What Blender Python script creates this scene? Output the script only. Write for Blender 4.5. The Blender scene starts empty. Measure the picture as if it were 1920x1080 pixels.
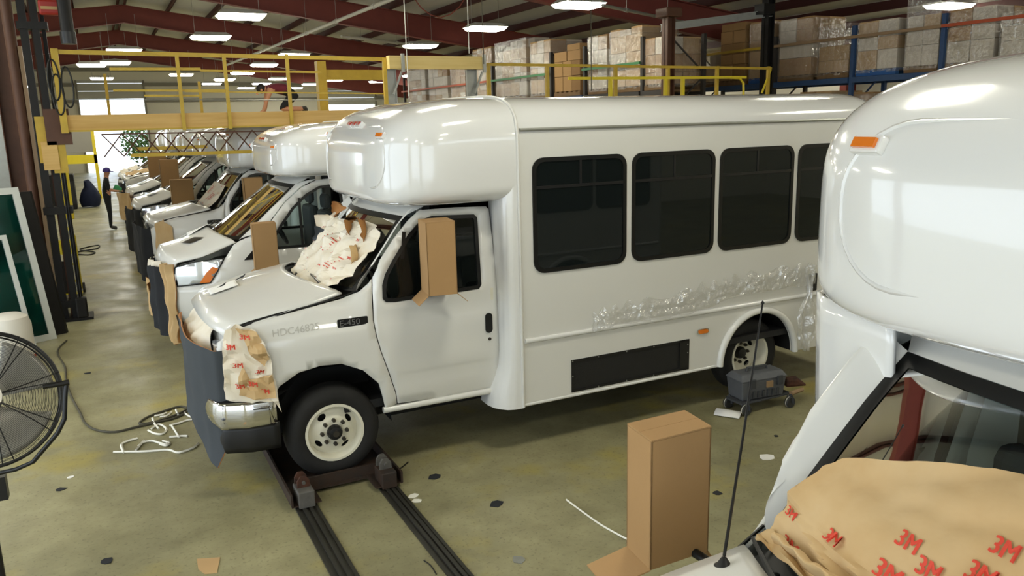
import bpy, bmesh, math, random
from mathutils import Vector, Matrix, noise
from mathutils.geometry import delaunay_2d_cdt
R_ = random.Random(7)
SC = bpy.context.scene
COL = SC.collection
PI = math.pi
# ------------------------------------------------------------------ camera
EYE = Vector((0.0, 0.0, 2.8))
C_R = Vector((0.89044694, -0.45439479, -0.02509213))
C_D = Vector((-0.11585341, -0.17301956, -0.97808089))
C_F = Vector((0.44009343, 0.87383614, -0.20670792))
cd = bpy.data.cameras.new('camera'); cam = bpy.data.objects.new('camera', cd); COL.objects.link(cam)
cd.sensor_width = 36.0; cd.lens = 36.0*1500/1920; cd.clip_start = 0.05; cd.clip_end = 300
m = Matrix.Identity(4)
for i in range(3):
    m[i][0] = C_R[i]; m[i][1] = -C_D[i]; m[i][2] = -C_F[i]; m[i][3] = EYE[i]
cam.matrix_world = m
SC.camera = cam
# ------------------------------------------------------------------ light
FLUOR = 29.0
SKY = 3.0
w = bpy.data.worlds.new('world'); SC.world = w; w.use_nodes = True
bg = w.node_tree.nodes['Background']; bg.inputs[0].default_value = (0.80, 0.90, 1.0, 1); bg.inputs[1].default_value = SKY
SC.view_settings.view_transform = 'Standard'; SC.view_settings.look = 'None'
SC.view_settings.exposure = 0.27; SC.view_settings.gamma = 1.0; SC.view_settings.use_curve_mapping = False
SC.cycles.max_bounces = 8; SC.cycles.diffuse_bounces = 4; SC.cycles.glossy_bounces = 4
SC.cycles.transparent_max_bounces = 12; SC.cycles.sample_clamp_indirect = 6.0
SC.cycles.caustics_reflective = False; SC.cycles.caustics_refractive = False

# ------------------------------------------------------------------ helpers
def ray(u, v):
    return C_R*(u-960) + C_D*(v-540) + C_F*1500
def on_z(u, v, z):
    r = ray(u, v); return EYE + r*((z-EYE.z)/r.z)
def on_y(u, v, y):
    r = ray(u, v); return EYE + r*((y-EYE.y)/r.y)
def on_x(u, v, x):
    r = ray(u, v); return EYE + r*((x-EYE.x)/r.x)
def clamp(x, a=0.0, b=1.0): return max(a, min(b, x))
def sm(a, b, x):
    t = clamp((x-a)/(b-a)); return t*t*(3-2*t)
def lerp(a, b, t): return a+(b-a)*t
def interp(pts, x):
    if x <= pts[0][0]: return pts[0][1]
    for (x0, y0), (x1, y1) in zip(pts, pts[1:]):
        if x <= x1: return lerp(y0, y1, (x-x0)/(x1-x0))
    return pts[-1][1]
def lin(h):
    c = [int(h[i:i+2], 16)/255 for i in (0, 2, 4)]
    return tuple((x/12.92 if x <= .04045 else ((x+.055)/1.055)**2.4) for x in c) + (1,)

class MB:
    def __init__(s): s.v = []; s.f = []
    def add(s, vs, fs):
        o = len(s.v); s.v += [tuple(p) for p in vs]; s.f += [tuple(i+o for i in f) for f in fs]; return s
    def box(s, x0, x1, y0, y1, z0, z1):
        return s.add([(x0,y0,z0),(x1,y0,z0),(x1,y1,z0),(x0,y1,z0),(x0,y0,z1),(x1,y0,z1),(x1,y1,z1),(x0,y1,z1)],
                     [(0,3,2,1),(4,5,6,7),(0,1,5,4),(1,2,6,5),(2,3,7,6),(3,0,4,7)])
    def hexa(s, p):      # 8 points, bottom loop then top loop
        return s.add(p, [(0,3,2,1),(4,5,6,7),(0,1,5,4),(1,2,6,5),(2,3,7,6),(3,0,4,7)])
    def bar(s, p0, p1, a, b, up=(0,0,1)):
        p0 = Vector(p0); p1 = Vector(p1); d = (p1-p0).normalized(); u = Vector(up)
        if abs(d.dot(u)) > .98: u = Vector((1,0,0))
        q = d.cross(u).normalized()*(a/2); r = q.cross(d).normalized()*(b/2)
        return s.hexa([p0-q-r, p0+q-r, p1+q-r, p1-q-r, p0-q+r, p0+q+r, p1+q+r, p1-q+r])
    def tube(s, pts, r, n=8, closed=False, caps=True):
        pts = [Vector(p) for p in pts]; N = len(pts); o = len(s.v)
        rs = r if isinstance(r, (list, tuple)) else [r]*N
        t0 = (pts[1]-pts[0]).normalized(); up = Vector((0,0,1)) if abs(t0.z) < .9 else Vector((1,0,0))
        u = t0.cross(up).normalized()
        for i in range(N):
            a = pts[(i-1) % N] if (closed or i) else pts[i]; b = pts[(i+1) % N] if (closed or i < N-1) else pts[i]
            t = (b-a).normalized(); u = (u-t*u.dot(t)).normalized(); q = t.cross(u)
            for k in range(n):
                an = 2*PI*k/n; s.v.append(tuple(pts[i]+(u*math.cos(an)+q*math.sin(an))*rs[i]))
        for i in range(N if closed else N-1):
            j = (i+1) % N
            for k in range(n):
                l = (k+1) % n; s.f.append((o+i*n+k, o+i*n+l, o+j*n+l, o+j*n+k))
        if caps and not closed:
            s.f.append(tuple(o+k for k in range(n))[::-1]); s.f.append(tuple(o+(N-1)*n+k for k in range(n)))
        return s
    def cyl(s, p0, p1, r, n=16, r1=None):
        return s.tube([p0, p1], [r, r if r1 is None else r1], n)
    def lathe(s, prof, c=(0,0,0), axis='y', n=32, closed=False):
        o = len(s.v); P = len(prof)
        for k in range(n):
            a = 2*PI*k/n; ca, sa = math.cos(a), math.sin(a)
            for r, h in prof:
                p = {'y': (r*ca, h, r*sa), 'z': (r*ca, r*sa, h), 'x': (h, r*ca, r*sa)}[axis]
                s.v.append((p[0]+c[0], p[1]+c[1], p[2]+c[2]))
        for k in range(n):
            l = (k+1) % n
            for i in range(P if closed else P-1):
                j = (i+1) % P
                s.f.append((o+k*P+i, o+k*P+j, o+l*P+j, o+l*P+i))
        return s
    def grid(s, fn, nu, nv):
        o = len(s.v)
        for i in range(nu+1):
            for j in range(nv+1): s.v.append(tuple(fn(i/nu, j/nv)))
        for i in range(nu):
            for j in range(nv):
                a = o+i*(nv+1)+j; s.f.append((a, a+nv+1, a+nv+2, a+1))
        return s
    def prism(s, poly, h0, h1, axis='y'):
        mp = {'y': lambda a, b, h: (a, h, b), 'z': lambda a, b, h: (a, b, h), 'x': lambda a, b, h: (h, a, b)}[axis]
        n = len(poly); o = len(s.v)
        for h in (h0, h1):
            for a, b in poly: s.v.append(mp(a, b, h))
        s.f.append(tuple(o+i for i in range(n))[::-1]); s.f.append(tuple(o+n+i for i in range(n)))
        for i in range(n):
            j = (i+1) % n; s.f.append((o+i, o+j, o+n+j, o+n+i))
        return s
    def panel(s, outline, holes, fn, step, zrows=(), flip=False):
        """constrained triangulation of a 2-D outline with holes, mapped through fn(a,b)"""
        loops = [outline]+list(holes); vs = []; es = []
        def dens(lp):
            out = []
            for i, p in enumerate(lp):
                q = lp[(i+1) % len(lp)]; d = math.hypot(q[0]-p[0], q[1]-p[1]); k = max(1, int(d/step))
                for t in range(k): out.append((lerp(p[0], q[0], t/k), lerp(p[1], q[1], t/k)))
            return out
        loops = [dens(l) for l in loops]
        for lp in loops:
            b = len(vs); vs += lp; n = len(lp); es += [(b+i, b+(i+1) % n) for i in range(n)]
        segs = [(lp[i], lp[(i+1) % len(lp)]) for lp in loops for i in range(len(lp))]
        def inside(p):
            c = False
            for (x0, y0), (x1, y1) in segs:
                if (y0 > p[1]) != (y1 > p[1]) and p[0] < (x1-x0)*(p[1]-y0)/(y1-y0)+x0: c = not c
            return c
        def far(p):
            m2 = (step*.35)**2
            return all((p[0]-a[0])**2+(p[1]-a[1])**2 > m2 for a in vs[:nb])
        nb = len(vs)
        xs = [p[0] for p in outline]; ys = [p[1] for p in outline]
        rows = []; y = min(ys)+step*.5
        while y < max(ys): rows.append(y); y += step
        rows = [r for r in rows if all(abs(r-z) > step*.3 for z in zrows)]+list(zrows)
        for r in rows:
            x = min(xs)+step*.5
            while x < max(xs):
                if inside((x, r)) and far((x, r)): vs.append((x, r))
                x += step
        res = delaunay_2d_cdt([Vector(p) for p in vs], es, [], 0, 1e-6)
        V, F = res[0], res[2]
        fs = []
        for f in F:
            c = ((V[f[0]][0]+V[f[1]][0]+V[f[2]][0])/3, (V[f[0]][1]+V[f[1]][1]+V[f[2]][1])/3)
            if inside(c): fs.append(tuple(f)[::-1] if flip else tuple(f))
        return s.add([fn(p[0], p[1]) for p in V], fs)
    def move(s, d):
        s.v = [(a+d[0], b+d[1], c+d[2]) for a, b, c in s.v]; return s
    def xf(s, M):
        s.v = [tuple(M @ Vector(p)) for p in s.v]; return s
    def mirror_y(s):
        o = MB(); o.v = [(a, -b, c) for a, b, c in s.v]; o.f = [f[::-1] for f in s.f]; return o
    def build(s, name, mt, parent=None, smooth=None, bevel=0, solid=0, sub=0):
        me = bpy.data.meshes.new(name); me.from_pydata(s.v, [], s.f); me.update()
        if smooth is not None:
            me.shade_smooth(); me.set_sharp_from_angle(angle=math.radians(smooth))
        o = bpy.data.objects.new(name, me); COL.objects.link(o)
        me.materials.append(M[mt] if isinstance(mt, str) else mt)
        if parent: o.parent = parent
        if solid:
            k = o.modifiers.new('solid', 'SOLIDIFY'); k.thickness = solid; k.offset = -1
        if bevel:
            k = o.modifiers.new('bevel', 'BEVEL'); k.width = bevel; k.segments = 2; k.limit_method = 'ANGLE'; k.angle_limit = .7
        if sub:
            k = o.modifiers.new('sub', 'SUBSURF'); k.levels = sub; k.render_levels = sub
        return o

def tag(o, label=None, cat=None, group=None, kind=None):
    if label: o['label'] = label
    if cat: o['category'] = cat
    if group: o['group'] = group
    if kind: o['kind'] = kind
    return o
def empty(name, loc=(0,0,0), rz=0, label=None, cat=None, group=None, kind=None):
    o = bpy.data.objects.new(name, None); COL.objects.link(o); o.location = loc; o.rotation_euler = (0, 0, rz)
    o.empty_display_size = .1
    return tag(o, label, cat, group, kind)
def kids(o): return [c for c in bpy.data.objects if c.parent == o]
def copy_tree(o, parent=None, skip=()):
    kk = {}
    for c in bpy.data.objects:
        if c.parent: kk.setdefault(c.parent.name, []).append(c)
    def rec(a, par):
        c = a.copy(); COL.objects.link(c); c.parent = par
        for ch in kk.get(a.name, []):
            if ch.name.split('.')[0] not in skip: rec(ch, c)
        return c
    return rec(o, parent)
def shrink(poly, d):
    n = len(poly); A = sum(poly[i][0]*poly[(i+1) % n][1]-poly[(i+1) % n][0]*poly[i][1] for i in range(n)); sg = 1 if A > 0 else -1
    out = []
    for i in range(n):
        p, q, r = Vector(poly[i-1]), Vector(poly[i]), Vector(poly[(i+1) % n])
        a = (q-p).normalized(); b = (r-q).normalized(); t = (a+b)
        t = t.normalized() if t.length > 1e-6 else a
        nrm = Vector((-t.y, t.x))*sg; k = d/max(.35, Vector((-a.y, a.x)).dot(Vector((-t.y, t.x))))
        out.append((q.x+nrm.x*k, q.y+nrm.y*k))
    return out
def rrect(x0, x1, y0, y1, r, n=5):
    out = []
    for cx, cy, a0 in ((x1-r, y0+r, -PI/2), (x1-r, y1-r, 0), (x0+r, y1-r, PI/2), (x0+r, y0+r, PI)):
        for k in range(n+1):
            a = a0+PI/2*k/n; out.append((cx+r*math.cos(a), cy+r*math.sin(a)))
    return out
_tc = {}
def text_mb(s, size, fn, depth=0):
    """flat lettering mapped through fn(x,y), x from 0 rightwards, y from baseline up"""
    if s not in _tc:
        cu = bpy.data.curves.new('t', 'FONT'); cu.body = s; cu.size = 1.0; cu.resolution_u = 3
        ob = bpy.data.objects.new('t', cu); me = bpy.data.meshes.new_from_object(ob)
        _tc[s] = ([tuple(v.co) for v in me.vertices], [tuple(p.vertices) for p in me.polygons])
        bpy.data.objects.remove(ob); bpy.data.curves.remove(cu); bpy.data.meshes.remove(me)
    vs, fs = _tc[s]
    mb = MB()
    for dx in ((0, .025, .05, .075) if s == '3M' else (0,)): mb.add([fn((v[0]+dx)*size, v[1]*size) for v in vs], fs)
    return mb

# ------------------------------------------------------------------ materials
M = {}
def mat(name, hexc, rough=.5, metal=0, coat=0, var=0, scale=6, bump=0, bscale=40, hex2=None, spec=.5, alpha=1, trans=0, detail=4, stretch=None, ior=1.45):
    k = bpy.data.materials.new(name); k.use_nodes = True; nt = k.node_tree; N = nt.nodes; L = nt.links
    b = N['Principled BSDF']; c = lin(hexc)
    b.inputs['Base Color'].default_value = c; b.inputs['Roughness'].default_value = rough; b.inputs['Metallic'].default_value = metal
    b.inputs['Coat Weight'].default_value = coat; b.inputs['Coat Roughness'].default_value = .04
    b.inputs['Specular IOR Level'].default_value = spec; b.inputs['Alpha'].default_value = alpha
    b.inputs['Transmission Weight'].default_value = trans; b.inputs['IOR'].default_value = ior
    if var or bump:
        tc = N.new('ShaderNodeTexCoord'); co = tc.outputs['Object']
        if stretch:
            mp = N.new('ShaderNodeMapping'); mp.inputs['Scale'].default_value = stretch; L.new(co, mp.inputs[0]); co = mp.outputs[0]
    if var:
        n = N.new('ShaderNodeTexNoise'); n.inputs['Scale'].default_value = scale; n.inputs['Detail'].default_value = detail; n.inputs['Roughness'].default_value = .6
        L.new(co, n.inputs['Vector'])
        rp = N.new('ShaderNodeValToRGB'); rp.color_ramp.elements[0].position = .3; rp.color_ramp.elements[1].position = .72
        d = lin(hex2) if hex2 else tuple(x*(1-var) for x in c[:3])+(1,)
        rp.color_ramp.elements[0].color = d; rp.color_ramp.elements[1].color = c
        L.new(n.outputs[0], rp.inputs[0]); L.new(rp.outputs[0], b.inputs['Base Color'])
    if bump:
        n2 = N.new('ShaderNodeTexNoise'); n2.inputs['Scale'].default_value = bscale; n2.inputs['Detail'].default_value = 3
        L.new(co, n2.inputs['Vector'])
        bp = N.new('ShaderNodeBump'); bp.inputs['Strength'].default_value = bump; bp.inputs['Distance'].default_value = .01
        L.new(n2.outputs[0], bp.inputs['Height']); L.new(bp.outputs[0], b.inputs['Normal'])
    M[name] = k; return k
def emit(name, col, st):
    k = bpy.data.materials.new(name); k.use_nodes = True; nt = k.node_tree; b = nt.nodes['Principled BSDF']
    b.inputs['Base Color'].default_value = (.9, .9, .9, 1); b.inputs['Emission Color'].default_value = col; b.inputs['Emission Strength'].default_value = st
    M[name] = k
def glass(name, tint, mixf, rough=.02, refl=.08):
    """thin pane: tinted see-through plus Fresnel reflection"""
    k = bpy.data.materials.new(name); k.use_nodes = True; nt = k.node_tree; N = nt.nodes; L = nt.links; N.clear()
    o = N.new('ShaderNodeOutputMaterial'); tr = N.new('ShaderNodeBsdfTransparent'); tr.inputs[0].default_value = tint
    df = N.new('ShaderNodeBsdfDiffuse'); df.inputs[0].default_value = (.012, .016, .016, 1)
    gl = N.new('ShaderNodeBsdfGlossy'); gl.inputs['Roughness'].default_value = rough; gl.inputs[0].default_value = (1, 1, 1, 1)
    m1 = N.new('ShaderNodeMixShader'); m1.inputs[0].default_value = mixf; L.new(df.outputs[0], m1.inputs[1]); L.new(tr.outputs[0], m1.inputs[2])
    fr = N.new('ShaderNodeFresnel'); fr.inputs[0].default_value = 1.36
    m2 = N.new('ShaderNodeMixShader'); L.new(fr.outputs[0], m2.inputs[0]); L.new(m1.outputs[0], m2.inputs[1]); L.new(gl.outputs[0], m2.inputs[2])
    L.new(m2.outputs[0], o.inputs[0]); M[name] = k
def film(name, dens, tint):
    """clear wrinkled plastic film: mostly see-through, bright glints on the creases"""
    k = bpy.data.materials.new(name); k.use_nodes = True; nt = k.node_tree; N = nt.nodes; L = nt.links; N.clear()
    o = N.new('ShaderNodeOutputMaterial'); tr = N.new('ShaderNodeBsdfTransparent')
    tl = N.new('ShaderNodeBsdfTranslucent'); tl.inputs[0].default_value = tint
    df = N.new('ShaderNodeBsdfDiffuse'); df.inputs[0].default_value = tint
    a = N.new('ShaderNodeAddShader'); 
    mm = N.new('ShaderNodeMixShader'); mm.inputs[0].default_value = .5; L.new(tl.outputs[0], mm.inputs[1]); L.new(df.outputs[0], mm.inputs[2])
    gl = N.new('ShaderNodeBsdfGlossy'); gl.inputs['Roughness'].default_value = .16
    tc = N.new('ShaderNodeTexCoord'); n2 = N.new('ShaderNodeTexNoise'); n2.inputs['Scale'].default_value = 9; n2.inputs['Detail'].default_value = 3
    L.new(tc.outputs['Object'], n2.inputs['Vector'])
    bp = N.new('ShaderNodeBump'); bp.inputs['Strength'].default_value = .9; bp.inputs['Distance'].default_value = .05
    L.new(n2.outputs[0], bp.inputs['Height']); L.new(bp.outputs[0], gl.inputs['Normal'])
    m1 = N.new('ShaderNodeMixShader'); m1.inputs[0].default_value = dens; L.new(tr.outputs[0], m1.inputs[1]); L.new(mm.outputs[0], m1.inputs[2])
    m2 = N.new('ShaderNodeMixShader'); m2.inputs[0].default_value = .22; L.new(m1.outputs[0], m2.inputs[1]); L.new(gl.outputs[0], m2.inputs[2])
    L.new(m2.outputs[0], o.inputs[0]); M[name] = k

mat('white_paint', 'd8d7d2', .28, coat=.6, var=.03, scale=1.5)
mat('fiberglass', 'dcdcda', .16, coat=.8)
mat('body_white', 'd4d3ce', .35, coat=.25, var=.03, scale=1.2)
mat('black_plastic', '141414', .45)
mat('satin_black', '1b1b1c', .3)
mat('rubber', '1d1c1b', .75, var=.35, scale=9, bump=.15, bscale=30)
mat('gasket', '0c0c0c', .35)
mat('chrome', 'd8d8d8', .07, metal=1)
mat('rim_white', 'dcd8c6', .35, var=.08, scale=9)
mat('steel_nut', '4b4741', .45, metal=.7)
mat('dark_interior', '1c1c1d', .7)
mat('grey_interior', '53554f', .8)
mat('seat_cloth', '3c3d40', .9)
mat('chassis_black', '0d0d0d', .7)
mat('amber', 'd8731a', .18, coat=.8)
mat('red_lens', 'a2251c', .2, coat=.8)
mat('clear_lens', 'd9dfe6', .08, coat=1, metal=.55)
mat('mesh_grille', '161616', .6, bump=.4, bscale=160)
mat('cardboard', 'a88458', .85, var=.06, scale=3, bump=.08, bscale=60)
mat('cardboard_dark', '8f6d45', .85, var=.08, scale=3)
mat('cardboard_pale', 'bd9b6d', .85, var=.08, scale=3)
mat('cardboard_white', 'cfc4b2', .8, var=.08, scale=3)
mat('kraft', 'c9ac80', .8, var=.08, scale=4, hex2='bd9c6c', bump=.2, bscale=14)
mat('kraft_white', 'ebe4d6', .75, var=.1, scale=5, hex2='dccfb6', bump=.25, bscale=16)
mat('kraft_dark', 'a8743f', .8, var=.15, scale=6)
mat('print_red', 'd0432f', .7)
mat('print_pale_red', 'd77f6f', .75)
mat('foam_grey', '3f4449', .85, var=.15, scale=3)
mat('foam_tan', 'a9764c', .85)
mat('foam_black', '26282c', .9, var=.2, scale=4)
mat('steel_rail', '4c4a44', .4, metal=.6, var=.35, scale=7, stretch=(1, .25, 1))
mat('rust', '54301f', .8, var=.45, scale=14, hex2='2a1c16')
mat('rusty_steel', '2c2825', .7, metal=.2, var=.4, scale=9, hex2='3e2c20')
mat('grey_cast', '5d5a55', .6, var=.3, scale=16)
mat('yellow_paint', 'c4a438', .5, var=.2, scale=5)
mat('bright_yellow', 'd8c22a', .5, var=.08)
mat('wood_beam', 'd8b474', .7, var=.2, scale=3, hex2='c19a55', stretch=(.25, 4, 4), bump=.1)
mat('wood_pale', 'e0c98a', .7, var=.12, scale=3, hex2='d0b46e', stretch=(.25, 4, 4))
mat('red_oxide', '7c3a31', .6, var=.15, scale=2)
mat('dark_purlin', '47211d', .65)
mat('roof_white', 'c9c8c2', .8, var=.08, scale=.5)
mat('wall_cream', 'e9e5d6', .7, var=.06, scale=.6)
mat('girt', '8a867c', .6)
mat('brown_column', '5c3c2b', .6, var=.3, scale=3)
mat('dark_steel', '1e1c1a', .5, metal=.4, var=.3, scale=6)
mat('galv', 'a3a49d', .4, metal=.5, var=.15, scale=8)
mat('pipe_white', 'c9c7bc', .5)
mat('rack_blue', '2f4b72', .5, var=.15, scale=6)
mat('rack_orange', 'b4502e', .5, var=.15, scale=6)
mat('rack_green', '3c7d4c', .5, var=.12, scale=6)
mat('rack_tan', '94795a', .5, var=.12, scale=6)
mat('rack_dark', '34302d', .55)
mat('pallet_wood', '7d6243', .85, var=.3, scale=8)
mat('pallet_blue', '2b5c9a', .7, var=.2, scale=8)
mat('tool_grey', '5a5c60', .6, var=.15, scale=8, bump=.1)
mat('tool_dark', '3c3e42', .6, var=.15, scale=8)
mat('caster_tyre', '30302f', .6)
mat('caster_white', 'bdb9ac', .6)
mat('fan_wire', '1a1a1a', .4, metal=.3)
mat('fan_black', '111111', .35)
mat('fan_blade', '8f8d86', .4, metal=.4)
mat('plastic_white', 'd9d4c9', .45)
mat('tank_red', 'a02b22', .4)
mat('cord_black', '15140f', .6)
mat('cord_grey', '4a4638', .7)
mat('strip_white', 'e9e6da', .6)
mat('paper_white', 'eceae6', .7)
mat('window_frame_white', 'd6dad6', .35, metal=.2)
mat('maroon_cloth', '6a2331', .85, var=.1, scale=10)
mat('dark_cloth', '1f2124', .9, var=.2, scale=10)
mat('navy_cloth', '1c2440', .9, var=.2, scale=10)
mat('skin', 'b98567', .6)
mat('hair', '1c1512', .6)
mat('shoe', '3a3833', .7); mat('shoe_sole', 'c9c5bb', .7)
mat('purple_cloth', '4a3b86', .8); mat('green_cloth', '3f8f5c', .8)
mat('teal_reflection', '6fb0b2', .5, var=.8, scale=1.1, hex2='0d3a38', detail=2)  # glass reflections painted as cyan to dark green noise
mat('leaf', '4d6b35', .8, var=.5, scale=6)
mat('pencil', 'b9b7b0', .8)
mat('badge_black', '121212', .3); mat('badge_chrome', '8f8f8f', .25, metal=.8)
emit('tube_light', (1.0, .965, .80, 1), FLUOR)
glass('tint_glass', (.10, .11, .11, 1), .35, refl=.1)
glass('clear_glass', (.80, .90, .87, 1), .93)
glass('cab_glass', (.45, .52, .50, 1), .75)
glass('green_glass', (.45, .78, .72, 1), .85)
film('film', .26, (.95, .95, .93, 1))
film('wrap', .10, (.95, .95, .94, 1))
# ------------------------------------------------------------------ floor
def floor_mat():
    k = bpy.data.materials.new('concrete_floor'); k.use_nodes = True; nt = k.node_tree; N = nt.nodes; L = nt.links
    b = N['Principled BSDF']; tc = N.new('ShaderNodeTexCoord')
    def nz(sc, det, ro=.6):
        n = N.new('ShaderNodeTexNoise'); n.inputs['Scale'].default_value = sc; n.inputs['Detail'].default_value = det; n.inputs['Roughness'].default_value = ro
        L.new(tc.outputs['Object'], n.inputs['Vector']); return n
    def ramp(n, els):
        r = N.new('ShaderNodeValToRGB'); e = r.color_ramp.elements
        e[0].position, e[0].color = els[0]; e[1].position, e[1].color = els[1]
        for p, c in els[2:]:
            q = e.new(p); q.color = c
        L.new(n.outputs[0], r.inputs[0]); return r
    def mix(a, bb, f, mode='MIX'):
        x = N.new('ShaderNodeMix'); x.data_type = 'RGBA'; x.blend_type = mode
        if isinstance(f, float): x.inputs[0].default_value = f
        else: L.new(f, x.inputs[0])
        L.new(a, x.inputs[6]); 
        if isinstance(bb, tuple): x.inputs[7].default_value = bb
        else: L.new(bb, x.inputs[7])
        return x.outputs[2]
    base = ramp(nz(.55, 5), [(.3, lin('85805f')), (.7, lin('aaa47f'))])
    blot = ramp(nz(2.6, 6, .7), [(.35, (.55, .53, .5, 1)), (.65, (1, 1, 1, 1))])
    col = mix(base.outputs[0], blot.outputs[0], .55, 'MULTIPLY')
    yel = ramp(nz(.9, 4), [(.56, (0, 0, 0, 1)), (.72, (1, 1, 1, 1))])
    col = mix(col, lin('a3954f'), yel.outputs[0]); 
    N[-1].name if False else None
    spk = ramp(nz(38, 2, .5), [(.30, (.45, .43, .4, 1)), (.42, (1, 1, 1, 1))])
    col = mix(col, spk.outputs[0], .5, 'MULTIPLY')
    stn = ramp(nz(1.4, 3), [(.62, (1, 1, 1, 1)), (.78, (.55, .53, .5, 1))])
    col = mix(col, stn.outputs[0], .7, 'MULTIPLY')
    L.new(col, b.inputs['Base Color'])
    rr = ramp(nz(1.7, 4), [(.3, (.28, .28, .28, 1)), (.7, (.55, .55, .55, 1))]); L.new(rr.outputs[0], b.inputs['Roughness'])
    bp = N.new('ShaderNodeBump'); bp.inputs['Strength'].default_value = .08; L.new(nz(25, 4).outputs[0], bp.inputs['Height']); L.new(bp.outputs[0], b.inputs['Normal'])
    M['concrete_floor'] = k
floor_mat()
XL, XR, YB, YF = -6.0, 21.0, -10.0, 60.5
RX, RZ, SL = 1.4, 7.6, .128
def roof_z(x): return RZ-SL*abs(x-RX)
fl = MB().box(XL-8, XR+1, YB-1, YF+14, -.3, 0).build('floor', 'concrete_floor'); tag(fl, kind='structure', label='mottled olive grey concrete shop floor')
# ------------------------------------------------------------------ walls with door openings
def wall(name, axis, pos, a0, a1, zt, opens, mt='wall_cream', t=.2):
    """wall in plane axis=pos, from a0 to a1, with openings (lo, hi, z0, z1)"""
    mb = MB(); cuts = sorted(opens)
    def seg(lo, hi, z0, z1):
        if hi-lo < .01 or z1-z0 < .01: return
        if axis == 'x': mb.box(pos-t/2, pos+t/2, lo, hi, z0, z1)
        else: mb.box(lo, hi, pos-t/2, pos+t/2, z0, z1)
    c = a0
    for lo, hi, z0, z1 in cuts:
        seg(c, lo, 0, zt); seg(lo, hi, 0, z0); seg(lo, hi, z1, zt); c = hi
    seg(c, a1, 0, zt)
    o = mb.build(name, mt); tag(o, kind='structure'); return o
fx = lambda u, v=200: on_y(u, v, YF).x
D1 = (fx(150), fx(271)); D2 = (fx(610), fx(702))
wf = wall('wall_far', 'y', YF, XL, XR, 8.0, [(D1[0], D1[1], 0, 5.9), (D2[0], D2[1], 0, 5.9)])
tag(wf, label='cream metal end wall with dark girts')
wl = wall('wall_left', 'x', XL, YB, YF, 7.0, [(-8.5, -1.2, 0, 5.0), (0.6, 13.0, 0, 5.0), (30.0, 34, 0, 3.6)])
wr = wall('wall_right', 'x', XR, YB, YF, 6.0, [])
wb = wall('wall_back', 'y', YB, XL, XR, 8.0, [(-5.0, 1.0, 0, 4.2), (2.5, 11.5, 0, 4.8)])  # wide opening added unseen behind the camera, to daylight the bus sides
# girts on the far wall
for z in (3.3, 4.5, 5.55, 6.5):
    for lo, hi in ((XL, D1[0]), (D1[1], D2[0]), (D2[1], XR)) if z < 5.9 else ((XL, XR),):
        MB().box(lo, hi, YF-.32, YF-.1, z, z+.22).build('girt', 'girt', wf)
# roll-up doors, drawn part of the way up
for n, (lo, hi), zb in ((1, D1, 4.75), (2, D2, 4.15)):
    d = empty('door_%d' % n, ((lo+hi)/2, YF-.16, zb), kind='structure', label='white sectional roll-up door drawn part way up in the end wall')
    z = zb; k = 0
    while z < 5.9:
        MB().box(lo-(lo+hi)/2-.08, hi-(lo+hi)/2+.08, -.03, .03, z-zb+.015, min(z+.5, 5.95)-zb).build('slat', 'roof_white', d); z += .5
    for x in (lo-.08, hi+.08):
        MB().box(x-(lo+hi)/2-.05, x-(lo+hi)/2+.05, -.08, .05, -zb, 5.95-zb).build('door_track', 'girt', d)
# ------------------------------------------------------------------ roof
ce = empty('ceiling', (RX, 20, RZ), kind='structure', label='pitched metal roof with white liner and dark red purlins')
def loc(mb): return mb.move((-RX, -20, -RZ))
for sgn, xe in ((-1, XL-.3), (1, XR+.3)):
    z1 = roof_z(xe)
    loc(MB().hexa([(RX, YB, RZ), (xe, YB, z1), (xe, YF+.2, z1), (RX, YF+.2, RZ), (RX, YB, RZ+.12), (xe, YB, z1+.12), (xe, YF+.2, z1+.12), (RX, YF+.2, RZ+.12)])).build('roof_panel', 'roof_white', ce)
    n = int(abs(xe-RX)/1.5)
    for k in range(n+1):
        x = RX+sgn*(.12+1.5*k); z = roof_z(x)
        # z-section purlin: web and two flanges
        mb = MB().box(x-.012, x+.012, YB+.1, YF-.1, z-.24, z-.01).box(x-.08, x+.012, YB+.1, YF-.1, z-.24, z-.222)
        loc(mb).build('purlin', 'dark_purlin', ce)
FR_Y = (-7.7, .8, 9.3, 17.8, 26.3, 34.8, 43.5, 52.0)
for y in FR_Y:
    for sgn, xe in ((-1, XL+.15), (1, XR-.15)):
        z0, z1 = roof_z(RX)-.25, roof_z(xe)-.25
        d0, d1 = .62, .82
        mb = MB().hexa([(RX, y-.012, z0-d0), (xe, y-.012, z1-d1), (xe, y+.012, z1-d1), (RX, y+.012, z0-d0), (RX, y-.012, z0), (xe, y-.012, z1), (xe, y+.012, z1), (RX, y+.012, z0)])
        for za, zb in ((z0, z1), (z0-d0, z1-d1)):
            mb.hexa([(RX, y-.13, za-.012), (xe, y-.13, zb-.012), (xe, y+.13, zb-.012), (RX, y+.13, za-.012), (RX, y-.13, za+.012), (xe, y-.13, zb+.012), (xe, y+.13, zb+.012), (RX, y+.13, za+.012)])
        loc(mb).build('rafter', 'red_oxide', ce)
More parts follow.
